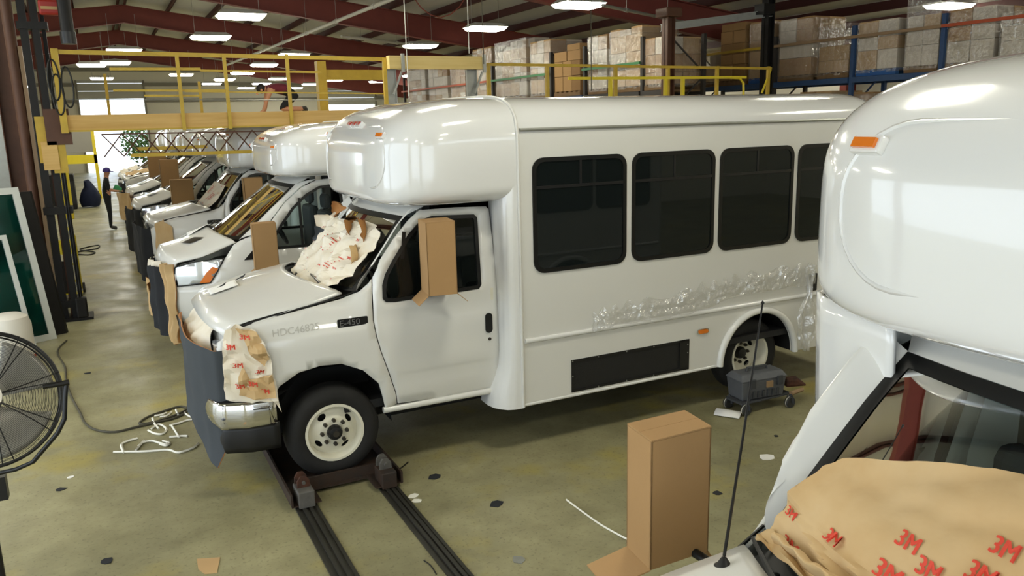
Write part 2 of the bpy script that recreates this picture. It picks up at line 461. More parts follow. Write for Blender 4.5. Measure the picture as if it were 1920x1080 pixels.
# eave columns carrying the rafters
cg = 'red oxide frame columns along the side walls'
def ibeam(x, y, z0, z1, a=.3, b=.24, ax='x'):
    mb = MB()
    if ax == 'x':
        mb.box(-a/2, a/2, -.008, .008, z0, z1).box(-a/2-.012, -a/2, -b/2, b/2, z0, z1).box(a/2, a/2+.012, -b/2, b/2, z0, z1)
    else:
        mb.box(-.008, .008, -a/2, a/2, z0, z1).box(-b/2, b/2, -a/2-.012, -a/2, z0, z1).box(-b/2, b/2, a/2, a/2+.012, z0, z1)
    return mb
for i, y in enumerate(FR_Y[2:]):
    for s, x in (('right', XR-.35), ('left', XL+.35)):
        o = ibeam(x, y, 0, roof_z(x)-.6, .4).build('frame_column', 'red_oxide'); o.location = (x, y, 0)
        tag(o, 'red oxide steel frame column against the %s side wall' % s, 'column', cg+' '+s)
# ------------------------------------------------------------------ suspended lights
LP = [(452,30),(395,70),(1085,9),(910,53),(788,86),(233,95),(217,118),(551,103),(495,122),(455,137),(583,158),(625,150),(191,147),(397,157),(421,149),(172,122),(340,140)]
pos = [on_z(u, v, 5.2) for u, v in LP]
lp = [(p.x, p.y) for p in pos]
seen = ['ceiling light hanging nearest above the left end of the yellow platform', 'ceiling light hanging second in the row above the yellow platform', 'largest ceiling light at the top centre before the white roof strips',
        'ceiling light hanging above the wrapped pallets left of the tall stack', 'ceiling light hanging above the pale wooden header beam', 'small ceiling light under the roof ridge above the platform top rail', 'small ceiling light just below the ridge light by the end wall',
        'ceiling light at the right end of the dark rafter behind the pipe', 'ceiling light just above the middle of the platform rail', 'small ceiling light left above the kneeling person', 'tiny ceiling light right above the kneeling person by the post', 'tiny ceiling light under the yellow beam beside the tower', 'tiny ceiling light over the left end wall door', 'tiny ceiling light low before the middle of the end wall', 'tiny ceiling light just right of the middle of the end wall', 'tiny ceiling light near the yellow corner post', 'tiny ceiling light before the end wall between the platform posts']
lp += [(x, y) for x in (-3.2, 3.15, 9.65, 18.6) for y in (-6.2, -1.3, 3.6, 8.5, 13.2) if not (x == 9.65 and y > 13)]
lp += [(18.6, 18.5), (18.6, 24.5), (18.6, 31), (-3.2, 19), (-3.2, 27), (12.2, 40.5), (12.2, 56), (15.5, 42), (15.5, 48), (15.5, 54), (-3.5, 36), (-3.5, 44), (-3.5, 52), (9.0, 44.8), (9, 50), (9, 55.5)]  # the farthest ones are extra lamps, added to brighten the end wall
lroot = None
for i, (x, y) in enumerate(lp):
    if lroot is None:
        lroot = empty('ceiling_light', (x, y, 5.2))
        mb = MB().hexa([(-.52,-.36,.02),(.52,-.36,.02),(.52,.36,.02),(-.52,.36,.02),(-.40,-.22,.12),(.40,-.22,.12),(.40,.22,.12),(-.40,.22,.12)]); mb.build('housing', 'roof_white', lroot)
        mb = MB().hexa([(-.44,-.27,-.06),(.44,-.27,-.06),(.44,.27,-.06),(-.44,.27,-.06),(-.5,-.34,.019),(.5,-.34,.019),(.5,.34,.019),(-.5,.34,.019)]); mb.build('lens', 'tube_light', lroot)
        for s in (-.4, .4): MB().cyl((s, 0, .12), (s, 0, 1.1), .006, 5).build('hanger', 'galv', lroot)
        o = lroot
    else:
        o = copy_tree(lroot)
    o.location = (x, y, 5.2)
    if (x, y) == (18.6, 13.2): tag(o, 'ceiling light cut by the top edge above the pallet rack', 'light'); continue
    if y > 35 and i >= len(seen): tag(o, 'added far ceiling light brightening the end wall, mostly hidden', 'light', 'lights added to brighten the end wall'); continue
    tag(o, seen[i] if i < len(seen) else 'white suspended fluorescent light over the near bays, out of the picture', 'light', 'suspended fluorescent lights' if i < len(seen) else 'lights over the near bays')
# ------------------------------------------------------------------ buses
# bus frame: x backwards from the nose, y to the bus's own right (+), z up; root stands on the floor at (0, Y, 0)
def sgnpow(a, p): return math.copysign(abs(a)**p, a)
BX0, BX1, BW = 2.95, 7.2, 1.18     # coach body front, rear, half width
def bus_kind(kind):
    P = {}
    if kind == 'E':
        P.update(Y=6.88, zc=2.42, zt=2.985, zb=2.13, capx=1.90, zside=2.70)
        def W(x, z):
            q = 1.0-.012*sm(1.22, 1.27, z)-.012*(1-sm(.80, .85, z))
            if z < .75: q -= .05*((.75-z)/.25)**2
            if z > 1.45: q -= .19*(z-1.45)
            if x < 1.35: q -= .16*((1.35-x)/.8)**2
            q -= clamp((1.82-x)/.25)*.12*max(0, (z-1.2)/.28)**2
            return q
    else:
        P.update(Y=11.03, zc=2.38, zt=2.82, zb=2.15, capx=1.89, zside=2.58)
        def W(x, z):
            q = 1.0-.01*sm(1.08, 1.12, z)
            if z < .75: q -= .05*((.75-z)/.25)**2
            if z > 1.3: q -= .17*(z-1.3)
            if x < 1.5: q -= .30*((1.5-x)/1.0)**2
            q -= clamp((1.6-x)/.4)*.10*max(0, (z-1.1)/.3)**2
            return q
    P['W'] = W
    return P
def px(P, pts, off=0.0):
    """outline seen on the photographed bus's left side, solved on its side surface -> (x, z)"""
    out = []
    for u, v in pts:
        y = P['Y']-1.0
        for _ in range(12):
            p = on_y(u, v, y); y = P['Y']-P['W'](p.x, p.z)
        out.append((p.x, p.z))
    return out

def cap_fn(P):
    L_ = BX0-P['capx']
    def wht(x):
        e = clamp((BX0-x)/L_, 0, .9999)
        return (BW*(1-e**5.2)**(1/5.2), (P['zt']-P['zc'])*(1-e**3.0)**(1/3.0), (P['zc']-P['zb'])*(1-e**9)**(1/9))
    def sec(x, th, nu=5.0, nl=6.0):
        w, ht, hb = wht(x); c, s = math.cos(th), math.sin(th); n = nu if s >= 0 else nl
        return Vector((x, w*sgnpow(c, 2/n), P['zc']+(ht if s >= 0 else hb)*sgnpow(s, 2/n)))
    def find_x(y, z):
        lo, hi = P['capx']+.0005, BX0
        for _ in range(40):
            x = (lo+hi)/2; w, ht, hb = wht(x); d = z-P['zc']
            n = 5.0 if d >= 0 else 6.0; h = ht if d >= 0 else hb
            if (abs(y)/w)**n+(abs(d)/max(h, 1e-6))**n > 1: lo = x
            else: hi = x
        return hi
    return sec, find_x

def make_wheel(root, x, y, z, side, dual=False):
    """tyre, dished steel rim with hand holes, hub and nuts; side -1 = left (towards -y)"""
    R, r, wd = .372, .222, .215
    prof = [(r+.005, -wd/2+.01), (r+.02, -wd/2), (R-.07, -wd/2-.012), (R-.02, -wd/2+.012), (R, -wd/2+.05), (R, wd/2-.05), (R-.02, wd/2-.012), (R-.07, wd/2+.012), (r+.02, wd/2), (r+.005, wd/2-.01)]
    ty = MB().lathe(prof, (0, 0, 0), 'y', 48, closed=True)
    for k in (-.05, 0, .05): pass
    wo = MB(); wo.v = ty.v; wo.f = ty.f
    t = wo.move((x, y, z)).build('wheel', 'rubber', root, smooth=40)
    f = side; d = f*wd/2                      # outer face offset
    rim = MB().lathe([(r+.012, d*.98), (r+.012, d*1.06), (r-.008, d*1.06), (r-.022, d*.7), (r-.03, d*.1), (r-.03, -d*.9)], (x, y, z), 'y', 40)
    dish = d*(-.15) if dual else d*.35
    def disc(a, b):
        rr = math.hypot(a, b); return (x+a, y+(dish+f*(.05*sm(.19, .10, rr) if not dual else -.03*sm(.19, .10, rr))), z+b)
    circ = lambda cx, cy, ra, rb, ang, n: [(cx+ra*math.cos(q)*math.cos(ang)-rb*math.sin(q)*math.sin(ang), cy+ra*math.cos(q)*math.sin(ang)+rb*math.sin(q)*math.cos(ang)) for q in [2*PI*k/n for k in range(n)]]
    holes = [circ(.15*math.cos(a), .15*math.sin(a), .02, .036, a, 12) for a in [2*PI*k/4+.6 for k in range(4)]]
    rim.panel(circ(0, 0, r-.024, r-.024, 0, 36), holes, disc, .03)
    rim.build('rim', 'rim_white', t, smooth=50)
    MB().lathe([(r-.03, 0), (0.001, 0)], (x, y+dish-f*.05, z), 'y', 24).build('brake_drum', 'chassis_black', t)
    hb = dish+f*(.05 if not dual else -.03)
    MB().lathe([(.062, -f*.01), (.06, f*.03), (.05, f*.05), (.03, f*.055), (.001, f*.055)], (x, y+hb, z), 'y', 20).build('hub', 'satin_black', t, smooth=40)
    for k in range(8):
        a = 2*PI*k/8
        MB().lathe([(.017, -f*.01), (.017, f*.02), (.011, f*.034), (.001, f*.034)], (x+.098*math.cos(a), y+hb, z+.098*math.sin(a)), 'y', 6).build('lug_nut', 'steel_nut', t)
    if not dual:
        MB().lathe([(.026, 0), (.024, f*.012), (.001, f*.012)], (x, y+hb+f*.055, z), 'y', 14).build('hub_cap', 'steel_nut', t)
    return t

def window_frame(root, x0, x1, z0, z1, side, y, W=BW):
    f = side
    ol = rrect(x0, x1, z0, z1, .10); il = rrect(x0+.035, x1-.035, z0+.035, z1-.035, .075)
    fr = MB(); fr.panel(ol, [il], lambda a, b: (a, f*(y+.012), b), .2, flip=(f > 0))
    n = len(ol)
    fr.add([(a, f*(y+.012), b) for a, b in ol]+[(a, f*(y-.03), b) for a, b in ol], [(i, (i+1) % n, n+(i+1) % n, n+i) for i in range(n)])
    fr.add([(a, f*(y+.012), b) for a, b in il]+[(a, f*(y-.02), b) for a, b in il], [(i, (i+1) % n, n+(i+1) % n, n+i) for i in range(n)])
    o = fr.build('side_window', 'gasket', root)
    zd = z1-.24
    MB().box(x0+.03, x1-.03, f*y-.01, f*y+.01, zd-.012, zd+.012).build('transom_bar', 'satin_black', o)
    xm = (x0+x1)/2
    MB().box(xm-.010, xm+.010, f*y-.008, f*y+.008, zd, z1-.03).build('mullion', 'satin_black', o)
    for a0, a1, b0, b1 in ((x0+.03, x1-.03, z0+.03, zd), (x0+.03, xm, zd, z1-.03), (xm, x1-.03, zd, z1-.03)):
        MB().box(a0, a1, f*y-.003, f*y+.003, b0, b1).build('pane', 'tint_glass', o)
    return o

def side_poly(mb_fn, root, name, mt, poly, holes, W, step, zrows, both=True, off=0, solid=.02, gap=.004):
    pl = shrink(poly, gap); objs = []
    mb = MB().panel(pl, holes, lambda a, b: (a, -(W(a, b)+off), b), step, zrows)
    objs.append(mb.build(name, mt, root, smooth=30, solid=solid))
    if both: objs.append(mb.mirror_y().build(name, mt, root, smooth=30, solid=solid))
    return objs

def make_bus(kind, name):
    P = bus_kind(kind); W = P['W']; root = empty(name, (0, P['Y'], 0)); sec, find_x = cap_fn(P)
    dz = P['zt']-2.985
    # --- coach body
    wins = [rrect(3.075+.972*k, 3.99+.972*k, 1.545, 2.49+dz*.6, .10) for k in range(4)]
    zw1 = 2.49+dz*.6
    WX, WZ = 5.57, .42
    arch = [(WX+.47*math.cos(a), WZ+.47*math.sin(a)) for a in [PI*k/20 for k in range(21)]]
    outl = [(BX0, .42), (WX-.47, .42)]+arch[::-1][1:]+[(BX1-.12, .42), (BX1-.12, P['zside']), (BX0, P['zside'])]
    vent = [(3.435, .465), (4.70, .465), (4.70, .738), (3.435, .738)]
    mb = MB().panel(outl, [shrink(q, .004) for q in wins]+[vent], lambda a, b: (a, -BW, b), .35)
    mb.build('side_panel', 'body_white', root, solid=.03)
    mb2 = MB().panel(outl, [shrink(q, .004) for q in wins], lambda a, b: (a, BW, b), .35, flip=True)
    mb2.build('side_panel', 'body_white', root, solid=.03)
    for k in range(4):
        for f in (-1, 1): window_frame(root, 3.075+.972*k, 3.99+.972*k, 1.545, zw1, f, BW)
    # roof shell: upper half of the cap's end section carried back, turned down at the rear
    th0 = math.asin(((P['zside']-P['zc'])/(P['zt']-P['zc']))**(5.0/2))
    def roof(u, v):
        th = lerp(PI-th0, th0, v); p = sec(BX0, th); x = lerp(BX0, BX1, u); k = sm(BX1-.35, BX1, x)
        e = clamp((x-(BX1-.30))/.30); s = (1-e**3)**(1/3) if e > 0 else 1
        z = P['zside']+(p.z-P['zside'])*lerp(.0, 1, s) if e > 0 else p.z
        yy = p.y*(1-.05*e*e)
        return (x, yy, z)
    MB().grid(roof, 40, 32).build('roof', 'fiberglass', root, smooth=60)
    def rearw(u, v):
        y = lerp(-1, 1, u); z = lerp(.42, P['zside']+.02, v); e = abs(y)
        x = BX1-.12*(max(0, e-.86)/.14)**2.2
        return (x, y*BW, z)
    MB().grid(rearw, 40, 8).build('rear_wall', 'body_white', root, smooth=40)
    # gutter and belt mouldings
    for f in (-1, 1):
        MB().tube([(BX0+.02, f*(BW+.008), P['zside']+.015), (BX1-.14, f*(BW+.008), P['zside']+.015)], .014, 6).build('gutter', 'galv' if f < 0 else 'body_white', root, smooth=50)
        MB().tube([(BX0+.03, f*(BW+.004), .985), (BX1-.14, f*(BW+.004), .985)], .022, 10).build('belt_moulding', 'fiberglass', root, smooth=50)
        MB().tube([(BX0, f*(BW-.012), .425), (WX-.50, f*(BW-.012), .425)], .018, 8).build('skirt_edge', 'fiberglass', root, smooth=50)
        fl_ = []
        for k in range(25):
            a = PI*k/24; fl_.append((WX+.49*math.cos(a), f*(BW+.012), max(.42, WZ+.49*math.sin(a)*1.0)))
        MB().tube(fl_, .033, 8).build('wheel_arch_trim', 'fiberglass', root, smooth=60)
        MB().lathe([(.60, -.45*f), (.47, 0)], (0, 0, 0), 'y', 4) if False else None
    # wheel wells and chassis
    for f in (-1, 1):
        MB().grid(lambda u, v: (WX+.48*math.cos(PI*u), f*lerp(.62, BW-.02, v), WZ+.48*math.sin(PI*u)), 16, 2).build('wheel_well', 'chassis_black', root, smooth=60)
        MB().grid(lambda u, v: (1.40+.47*math.cos(PI*u), f*lerp(.45, .93, v), .42+.575*math.sin(PI*u)), 16, 2).build('wheel_well', 'chassis_black', root, smooth=60)
    MB().box(2.0, 7.0, -.45, .45, .28, .62).box(.7, 2.2, -.42, .42, .30, .8).box(5.0, 6.15, -.6, .6, .3, .9).build('chassis', 'chassis_black', root)
    MB().box(2.93, 7.1, -1.14, 1.14, .60, .66).build('bus_floor', 'dark_interior', root)
    # rows of passenger seats, dim behind the tinted glass
    for k in range(4):
        for f in (-1, 1):
            s = MB().box(3.4+.85*k, 3.85+.85*k, f*.62-.42, f*.62+.42, .95, 1.07).box(3.8+.85*k, 3.92+.85*k, f*.62-.42, f*.62+.42, 1.0, 1.75)
            s.build('passenger_seat', 'seat_cloth', root, bevel=.04)
    # vent with mesh
    v = MB().box(3.435, 4.70, -BW+.005, -BW+.03, .465, .738).build('side_vent', 'mesh_grille', root)
    vf = MB()
    for a in ((3.425, 4.71, .455, .475), (3.425, 4.71, .728, .748), (3.425, 3.447, .455, .748), (4.60, 4.71, .455, .748)):
        vf.box(a[0], a[1], -BW-.006, -BW+.006, a[2], a[3])
    vf.build('vent_frame', 'satin_black', v)
    for x_, z_ in ((3.436, .60), (3.7, .738), (4.0, .738), (4.3, .738), (4.69, .62), (4.0, .465), (4.3, .465), (3.7, .465), (3.436, .738), (4.69, .70)):
        MB().cyl((x_, -BW-.004, z_), (x_, -BW-.010, z_), .006, 6).build('screw', 'galv', v)
    # side marker
    s = MB().prism(rrect(4.80, 4.935, .775, .825, .02, 3), -BW-.002, -BW-.012).build('side_marker', 'chrome', root)
    MB().prism(rrect(4.815, 4.92, .782, .818, .015, 3), -BW-.010, -BW-.022).build('lens', 'amber', s)
    s = MB().prism(rrect(6.2, 6.33, 1.02, 1.20, .01, 3), -BW-.002, -BW-.008).build('fuel_door_opening', 'black_plastic', root)
    # --- front cap
    NS = 34
    xs = [BX0-(BX0-P['capx'])*(1-(1-k/NS)**2.6) for k in range(NS)]
    def cap(u, v):
        k = int(round(u*(NS+3)))
        if k < NS: return sec(xs[k], lerp(0, 2*PI, v))
        p = sec(xs[-1], lerp(0, 2*PI, v)); q = (k-NS+1)/4; c = Vector((P['capx'], 0, P['zc'])); r = p.lerp(c, q); r.x = lerp(p.x, P['capx'], 1-(1-q)**2); return r
    MB().grid(cap, NS+3, 72).build('front_cap', 'fiberglass', root, smooth=75)
    # seam bead where cap meets the coach body
    bead = [(BX0, -BW-.006, .41)]+[(BX0, -BW-.006, z) for z in (.8, 1.3, 1.8, 2.1, 2.3, P['zc'])]
    bead += [sec(BX0, PI-a)+Vector((0, -.006*math.cos(a), .006*math.sin(a))) for a in [PI*k/40 for k in range(1, 40)]]
    bead += [(BX0, BW+.006, z) for z in (P['zc'], 2.1, 1.3, .41)]
    MB().tube(bead, .013, 8).build('seam_bead', 'body_white', root, smooth=60)
    # pressed line on the front face
    gr = []
    for q in rrect(-.88, .88, P['zb']+.16, P['zt']-.22, .22, 8):
        gr.append((find_x(q[0], q[1])+.003, q[0], q[1]))
    MB().tube(gr, .009, 6, closed=True).build('pressed_line', 'fiberglass', root, smooth=60)
    # clearance lamps
    zl = P['zt']-.235
    for y, big in ((0, 0), (-.13, 0), (.13, 0), (-.80, 1), (.80, 1)):
        zz = zl+(.03 if not big else -.055); x_ = find_x(y, zz)
        pod = MB().lathe([(.001, .03), (.07, .028), (.11, .008), (.12, -.02)], (0, 0, 0), 'x', 16)
        nx = (find_x(y, zz+.03)-find_x(y, zz-.03))/.06; ny = (find_x(y+.03, zz)-find_x(y-.03, zz))/.06
        nrm = Vector((-1, ny, nx)).normalized(); Mx = Matrix.Translation((x_, y, zz)) @ nrm.to_track_quat('X', 'Z').to_matrix().to_4x4()
        o = MB().box(-.01, .022, -.06, .06, -.028, .028).xf(Mx).build('clearance_lamp', 'fiberglass', root, bevel=.008)
        MB().box(.018, .032, -.045, .045, -.015, .015).xf(Mx).build('lens', 'amber' if big else 'red_lens', o)
    # --- corner fillers between cab and coach
    for f in (-1, 1):
        def fil(u, v):
            z = lerp(.40, P['zb']+.20, v); fl2 = .13*(1-sm(.40, .85, z))
            pts = [(2.86, .80), (2.83, .95), (2.825, 1.04), (2.835, 1.10), (2.86, 1.15), (2.90, 1.175), (BX0, BW)]
            k = u*(len(pts)-1); i = min(len(pts)-2, int(k)); t = k-i
            x = lerp(pts[i][0], pts[i+1][0], t); y = lerp(pts[i][1], pts[i+1][1], t)
            return (x-fl2*(1-u)*(1 if u < 1 else 0), f*y, z)
        MB().grid(fil, 18, 16).build('corner_filler', 'fiberglass', root, smooth=60)
    MB().box(2.86, 2.90, -1.0, 1.0, .5, P['zb']+.1).build('bulkhead', 'dark_interior', root) if kind == 'E0' else None
    # --- wheels
    for f in (-1, 1):
        make_wheel(root, 1.40, f*.83, .42, f)
        make_wheel(root, 5.57, f*.97, .42, f, dual=True)
    # --- cab
    if kind == 'E':
        archp = px(P, [(515,742),(525,725),(560,700),(600,687),(640,683),(680,695),(710,720),(722,765)])
        ftop = px(P, [(440,618),(470,607),(520,592),(560,581),(600,570),(640,559),(672,546),(690,530),(697,518)])
        dfr = px(P, [(697,520),(698,560),(700,600),(706,630),(715,660),(730,700),(742,735),(745,757)])
        fen = [(.60, .82), (.60, 1.25)]+ftop[:-1]+dfr+[(1.84, .535), (1.79, .54)]+archp[::-1]
        for f in (-1, 1): MB().tube([(a, f*(W(a, b)-.016), b+.004) for a, b in ftop[:7]], [.016, .015, .012, .009, .008, .007, .006], 6).build('hood_gap_shade', 'gasket', root, smooth=60)  # dark tube put in for the shaded gap between hood and fender
        creases = (1.22, 1.245, 1.27, .80, .825, .85)
        side_poly(None, root, 'fender', 'white_paint', fen, [], W, .07, creases)
        door = dfr+px(P, [(840,744),(930,728),(937,715),(937,640),(934,560),(926,470),(917,392),(911,386),(850,388),(786,393),(765,412),(735,450),(712,487)])
        win = px(P, [(718,560),(717,535),(722,515),(735,490),(765,440),(790,412),(810,405),(888,402),(894,408),(902,533),(898,541),(740,566),(724,566)])
        doors = side_poly(None, root, 'door', 'white_paint', door, [win], W, .07, creases)
        w_in = shrink(win, -.002)
        cut = px(P, [(775,424),(772,559)])
        for dd, f in zip(doors, (-1, 1)):
            MB().panel(w_in, [shrink(win, .028)], lambda a, b: (a, f*(W(a, b)+.004), b), .3, flip=f > 0).build('window_seal', 'gasket', dd, solid=.03)
            MB().panel(win, [], lambda a, b: (a, f*(W(a, b)-.012), b), .3, flip=f > 0).build('window_pane', 'cab_glass', dd)
            MB().bar((1.99, f*.93, 1.42), (2.07, f*.89, 1.95), .03, .03).build('quarter_post', 'gasket', dd)
            h = px(P, [(916, 605)])[0]
            MB().prism(rrect(h[0]-.032, h[0]+.032, h[1]-.085, h[1]+.085, .03, 4), f*(W(*h)+.004), f*(W(*h)+.012)).build('door_handle', 'black_plastic', dd)
            MB().cyl((h[0]+.005, f*(W(*h)+.002), h[1]-.14), (h[0]+.005, f*(W(*h)+.008), h[1]-.14), .014, 12).build('key_lock', 'steel_nut', dd)
            MB().box(2.765, 2.79, f*(.985)-.004, f*(.985)+.008, 1.33, 1.43).build('latch_cover', 'rim_white', dd) if f < 0 else None
        # windshield between the A-pillars
        wsl = [(1.665, .845, 1.505), (1.76, .835, 1.615), (1.89, .81, 1.77), (2.02, .78, 1.93), (2.13, .745, 2.055)]
        dtop = [(1.757, None, 1.655), (1.80, None, 1.715), (1.90, None, 1.85), (2.04, None, 2.02), (2.17, None, 2.13)]
        bow = lambda t: lerp(.20, .13, t)
        cowlz = 1.48
        hoodz = [(.56, 1.27), (.64, 1.325), (.86, 1.365), (1.19, 1.435), (1.47, 1.485), (1.6, 1.51)]
        hx0, hx1, hrear = .56, 1.56, .24
        seam_hi = ftop
    else:
        fen = px(P, [(330,500),(360,495),(420,484),(437,459),(452,450),(470,438)])
        fen = [(.62, .62), (.62, .98)]+px(P, [(332,537),(394,531),(408,510),(421,485),(437,459),(447,452)])+[(1.62, 1.52), (1.66, 1.45), (1.66, 1.1), (1.72, .85), (1.86, .60), (1.86, .52), (1.80, .52)]
        fen += [(1.40+.46*math.cos(a), .42+.50*math.sin(a)) for a in [PI*k/12 for k in range(13)]]+[(.94, .40), (.70, .40)]
        side_poly(None, root, 'fender', 'white_paint', fen, [], W, .08, (1.08, 1.12))
        door = [(1.66, 1.45), (1.66, 1.1), (1.72, .85), (1.86, .60), (1.86, .52), (2.82, .52), (2.84, 1.2), (2.79, 2.10), (2.60, 2.13), (2.40, 2.11), (2.2, 2.03), (1.98, 1.86), (1.78, 1.64)]
        win = [(1.74, 1.30), (1.74, 1.38), (1.90, 1.60), (2.06, 1.79), (2.24, 1.94), (2.42, 2.03), (2.66, 2.05), (2.70, 2.01), (2.72, 1.34), (2.68, 1.30)]
        doors = side_poly(None, root, 'door', 'white_paint', door, [win], W, .08, (1.08, 1.12))
        for dd, f in zip(doors, (-1, 1)):
            MB().panel(shrink(win, -.002), [shrink(win, .03)], lambda a, b: (a, f*(W(a, b)+.004), b), .3, flip=f > 0).build('window_seal', 'gasket', dd, solid=.03)
            MB().panel(win, [], lambda a, b: (a, f*(W(a, b)-.012), b), .3, flip=f > 0).build('window_pane', 'clear_glass', dd)
            MB().bar((2.14, f*.985, 1.3), (2.16, f*.88, 1.90), .03, .03).build('quarter_post', 'gasket', dd)
            MB().box(2.62, 2.76, f*1.0-.01, f*1.0+.012, 1.14, 1.18).build('door_handle', 'black_plastic', dd)
            q = [(1.42, 1.20), (1.58, 1.36), (1.59, 1.20)]
            MB().panel(q, [], lambda a, b: (a, f*(W(a, b)+.006), b), .3, flip=f > 0).build('quarter_glass', 'gasket', root, solid=.01)
        wsl = [(1.40, .86, 1.44), (1.60, .845, 1.60), (1.80, .81, 1.77), (2.0, .77, 1.93), (2.16, .73, 2.06)]
        dtop = [(1.60, None, 1.50), (1.78, None, 1.65), (1.98, None, 1.87), (2.2, None, 2.04), (2.40, None, 2.12)]
        bow = lambda t: lerp(.24, .12, t)
        hoodz = [(.50, 1.10), (.56, 1.18), (.70, 1.22), (.95, 1.27), (1.16, 1.34), (1.34, 1.41), (1.5, 1.44)]
        hx0, hx1, hrear = .50, 1.36, .20
    nW = len(wsl)-1
    def lp3(a, t):
        k = t*(len(a)-1); i = min(len(a)-2, int(k)); q = k-i
        return [lerp(a[i][j], a[i+1][j], q) for j in range(3)]
    def ws(u, v, off=0):
        s = lerp(-1, 1, u); e = lp3(wsl, v); return (e[0]-bow(v)*(1-s*s)+off, s*e[1], e[2]+.015*(1-s*s)*v)
    wo = MB().grid(lambda u, v: ws(u, v), 20, 10).build('windshield', 'clear_glass', root, smooth=60)
    bd = MB()
    for a0, a1, b0, b1 in ((0, 1, .93, 1.0), (0, 1, 0, .05), (0, .035, .05, .93), (.965, 1, .05, .93)):
        bd.grid(lambda u, v: ws(lerp(a0, a1, u), lerp(b0, b1, v), -.004), 16, 8)
    bd.build('windshield_border', 'gasket', wo, smooth=60)
    dt = [(x_, W(x_, z_), z_) for x_, _, z_ in dtop]
    for f in (-1, 1):
        def pil(u, v):
            a = lp3(wsl, v); b = lp3(dt, v); bul = .02*math.sin(PI*u)
            return (lerp(a[0], b[0], u)-bul, f*(lerp(a[1], b[1], u)+bul), lerp(a[2], b[2], u)+bul*.5)
        MB().grid(pil, 6, 16).build('windshield_pillar', 'white_paint', root, smooth=60, solid=0)
    e = wsl[-1]; tz = dt[-1]
    def hdr(u, v):
        s = lerp(-1, 1, u); a = ws(u, 1.0); x1 = tz[0]+.02
        return (lerp(a[0], 2.9, v), lerp(a[1], s*.9, min(1, v*3)), lerp(a[2], 2.16, min(1, v*4)))
    MB().grid(hdr, 20, 8).build('cab_roof', 'white_paint', root, smooth=60)
    # hood with rolled front lip
    def hedge(x): z = interp(hoodz, x); return W(x, z)-.014, z
    def hood(u, v):
        s = lerp(-1, 1, u); fr = hx0+.12*s*s*abs(s); re = hx1-hrear*(1-s*s); x = lerp(fr, re, v)
        hw, z = hedge(lerp(hx0+.12, hx1, v)); 
        lip = (1-sm(0, .10, v))
        crown = (.055 if kind == 'E' else .09)*(1-s*s)
        zz = z+crown-lip*(.055 if kind == 'E' else .10)
        if abs(s) > .94: zz -= .012
        return (x, s*hw*(1-.02*lip), zz)
    hd = MB().grid(hood, 28, 22).build('hood', 'white_paint', root, smooth=50, solid=.02)
    # cowl panel, wipers
    def cowl(u, v):
        a = hood(u, 1.0); b = ws(u, .0); t = v
        return (lerp(a[0]-.02, b[0]+.03, t), lerp(a[1], b[1]*.99, t), lerp(a[2], b[2], t)-.03*math.sin(PI*t)-.012)
    co = MB().grid(cowl, 20, 6).build('cowl', 'black_plastic', root, smooth=60)
    for k in range(16):
        u = .08+.84*k/15; a = Vector(cowl(u, .2)); b = Vector(cowl(u, .6)); MB().bar(a+Vector((0,0,.006)), b+Vector((0,0,.006)), .012, .006).build('cowl_rib', 'satin_black', co)
    for u0, u1 in ((.20, .50), (.55, .86)):
        a = Vector(ws(u0, 0))+Vector((-.06, 0, .02)); b = Vector(ws(u1, .10))+Vector((-.03, 0, .02)); c = Vector(ws(lerp(u0, u1, .3), .04))+Vector((-.05, 0, .03))
        wp = MB().tube([a, c, b], [.012, .009, .006], 6).build('wiper', 'satin_black', root)
    # nose: grille panel, headlights, bumper
    if kind == 'E':
        MB().grid(lambda u, v: (.60+.14*abs(lerp(-1, 1, u))**3+.02*v, lerp(-.84, .84, u), lerp(.78, 1.28, v)), 20, 4).build('nose_panel', 'white_paint', root, smooth=50)
        g = MB().box(.575, .61, -.48, .48, .90, 1.22).build('grille', 'black_plastic', root)
        for k in range(4): MB().box(.56, .58, -.48, .48, .93+.08*k, .955+.08*k).build('grille_bar', 'chrome', g)
        for f in (-1, 1):
            MB().box(.60, .66, f*.67-.14, f*.67+.14, .95, 1.2).build('headlight', 'clear_lens', root, bevel=.02)
        bpl = [(.96, -.985), (.75, -.97), (.58, -.90), (.53, -.72), (.51, -.35), (.50, 0), (.51, .35), (.53, .72), (.58, .90), (.75, .97), (.96, .985)]
        def bp(z0, z1, bulge):
            def fn(u, v):
                k = u*(len(bpl)-1); i = min(len(bpl)-2, int(k)); t = k-i
                x = lerp(bpl[i][0], bpl[i+1][0], t); y = lerp(bpl[i][1], bpl[i+1][1], t); s = math.sin(PI*v)*bulge
                return (x-s*(1-u*(1-u))*.8 if abs(y) < .9 else x, y+math.copysign(s*.5, y) if abs(y) > .6 else y, lerp(z0, z1, v))
            return fn
        MB().grid(bp(.60, .80, .03), 40, 8).build('bumper', 'chrome', root, smooth=70, solid=.012)
        MB().grid(lambda u, v: (lambda p: (p[0]+.02, p[1]*.975, p[2]))(bp(.40, .61, .02)(u, v)), 40, 5).build('front_valance', 'black_plastic', root, smooth=60, solid=.01)
        MB().grid(lambda u, v: (lambda p: (lerp(p[0], p[0]+.12, v), p[1]*lerp(1, .93, v), lerp(.80, .83, v)))(bp(.8, .8, 0)(u, 0)), 40, 2).build('bumper_top', 'black_plastic', root, smooth=60)
        # badge on both fenders
        b0 = px(P, [(633, 612), (690, 603), (690, 595), (633, 602)])
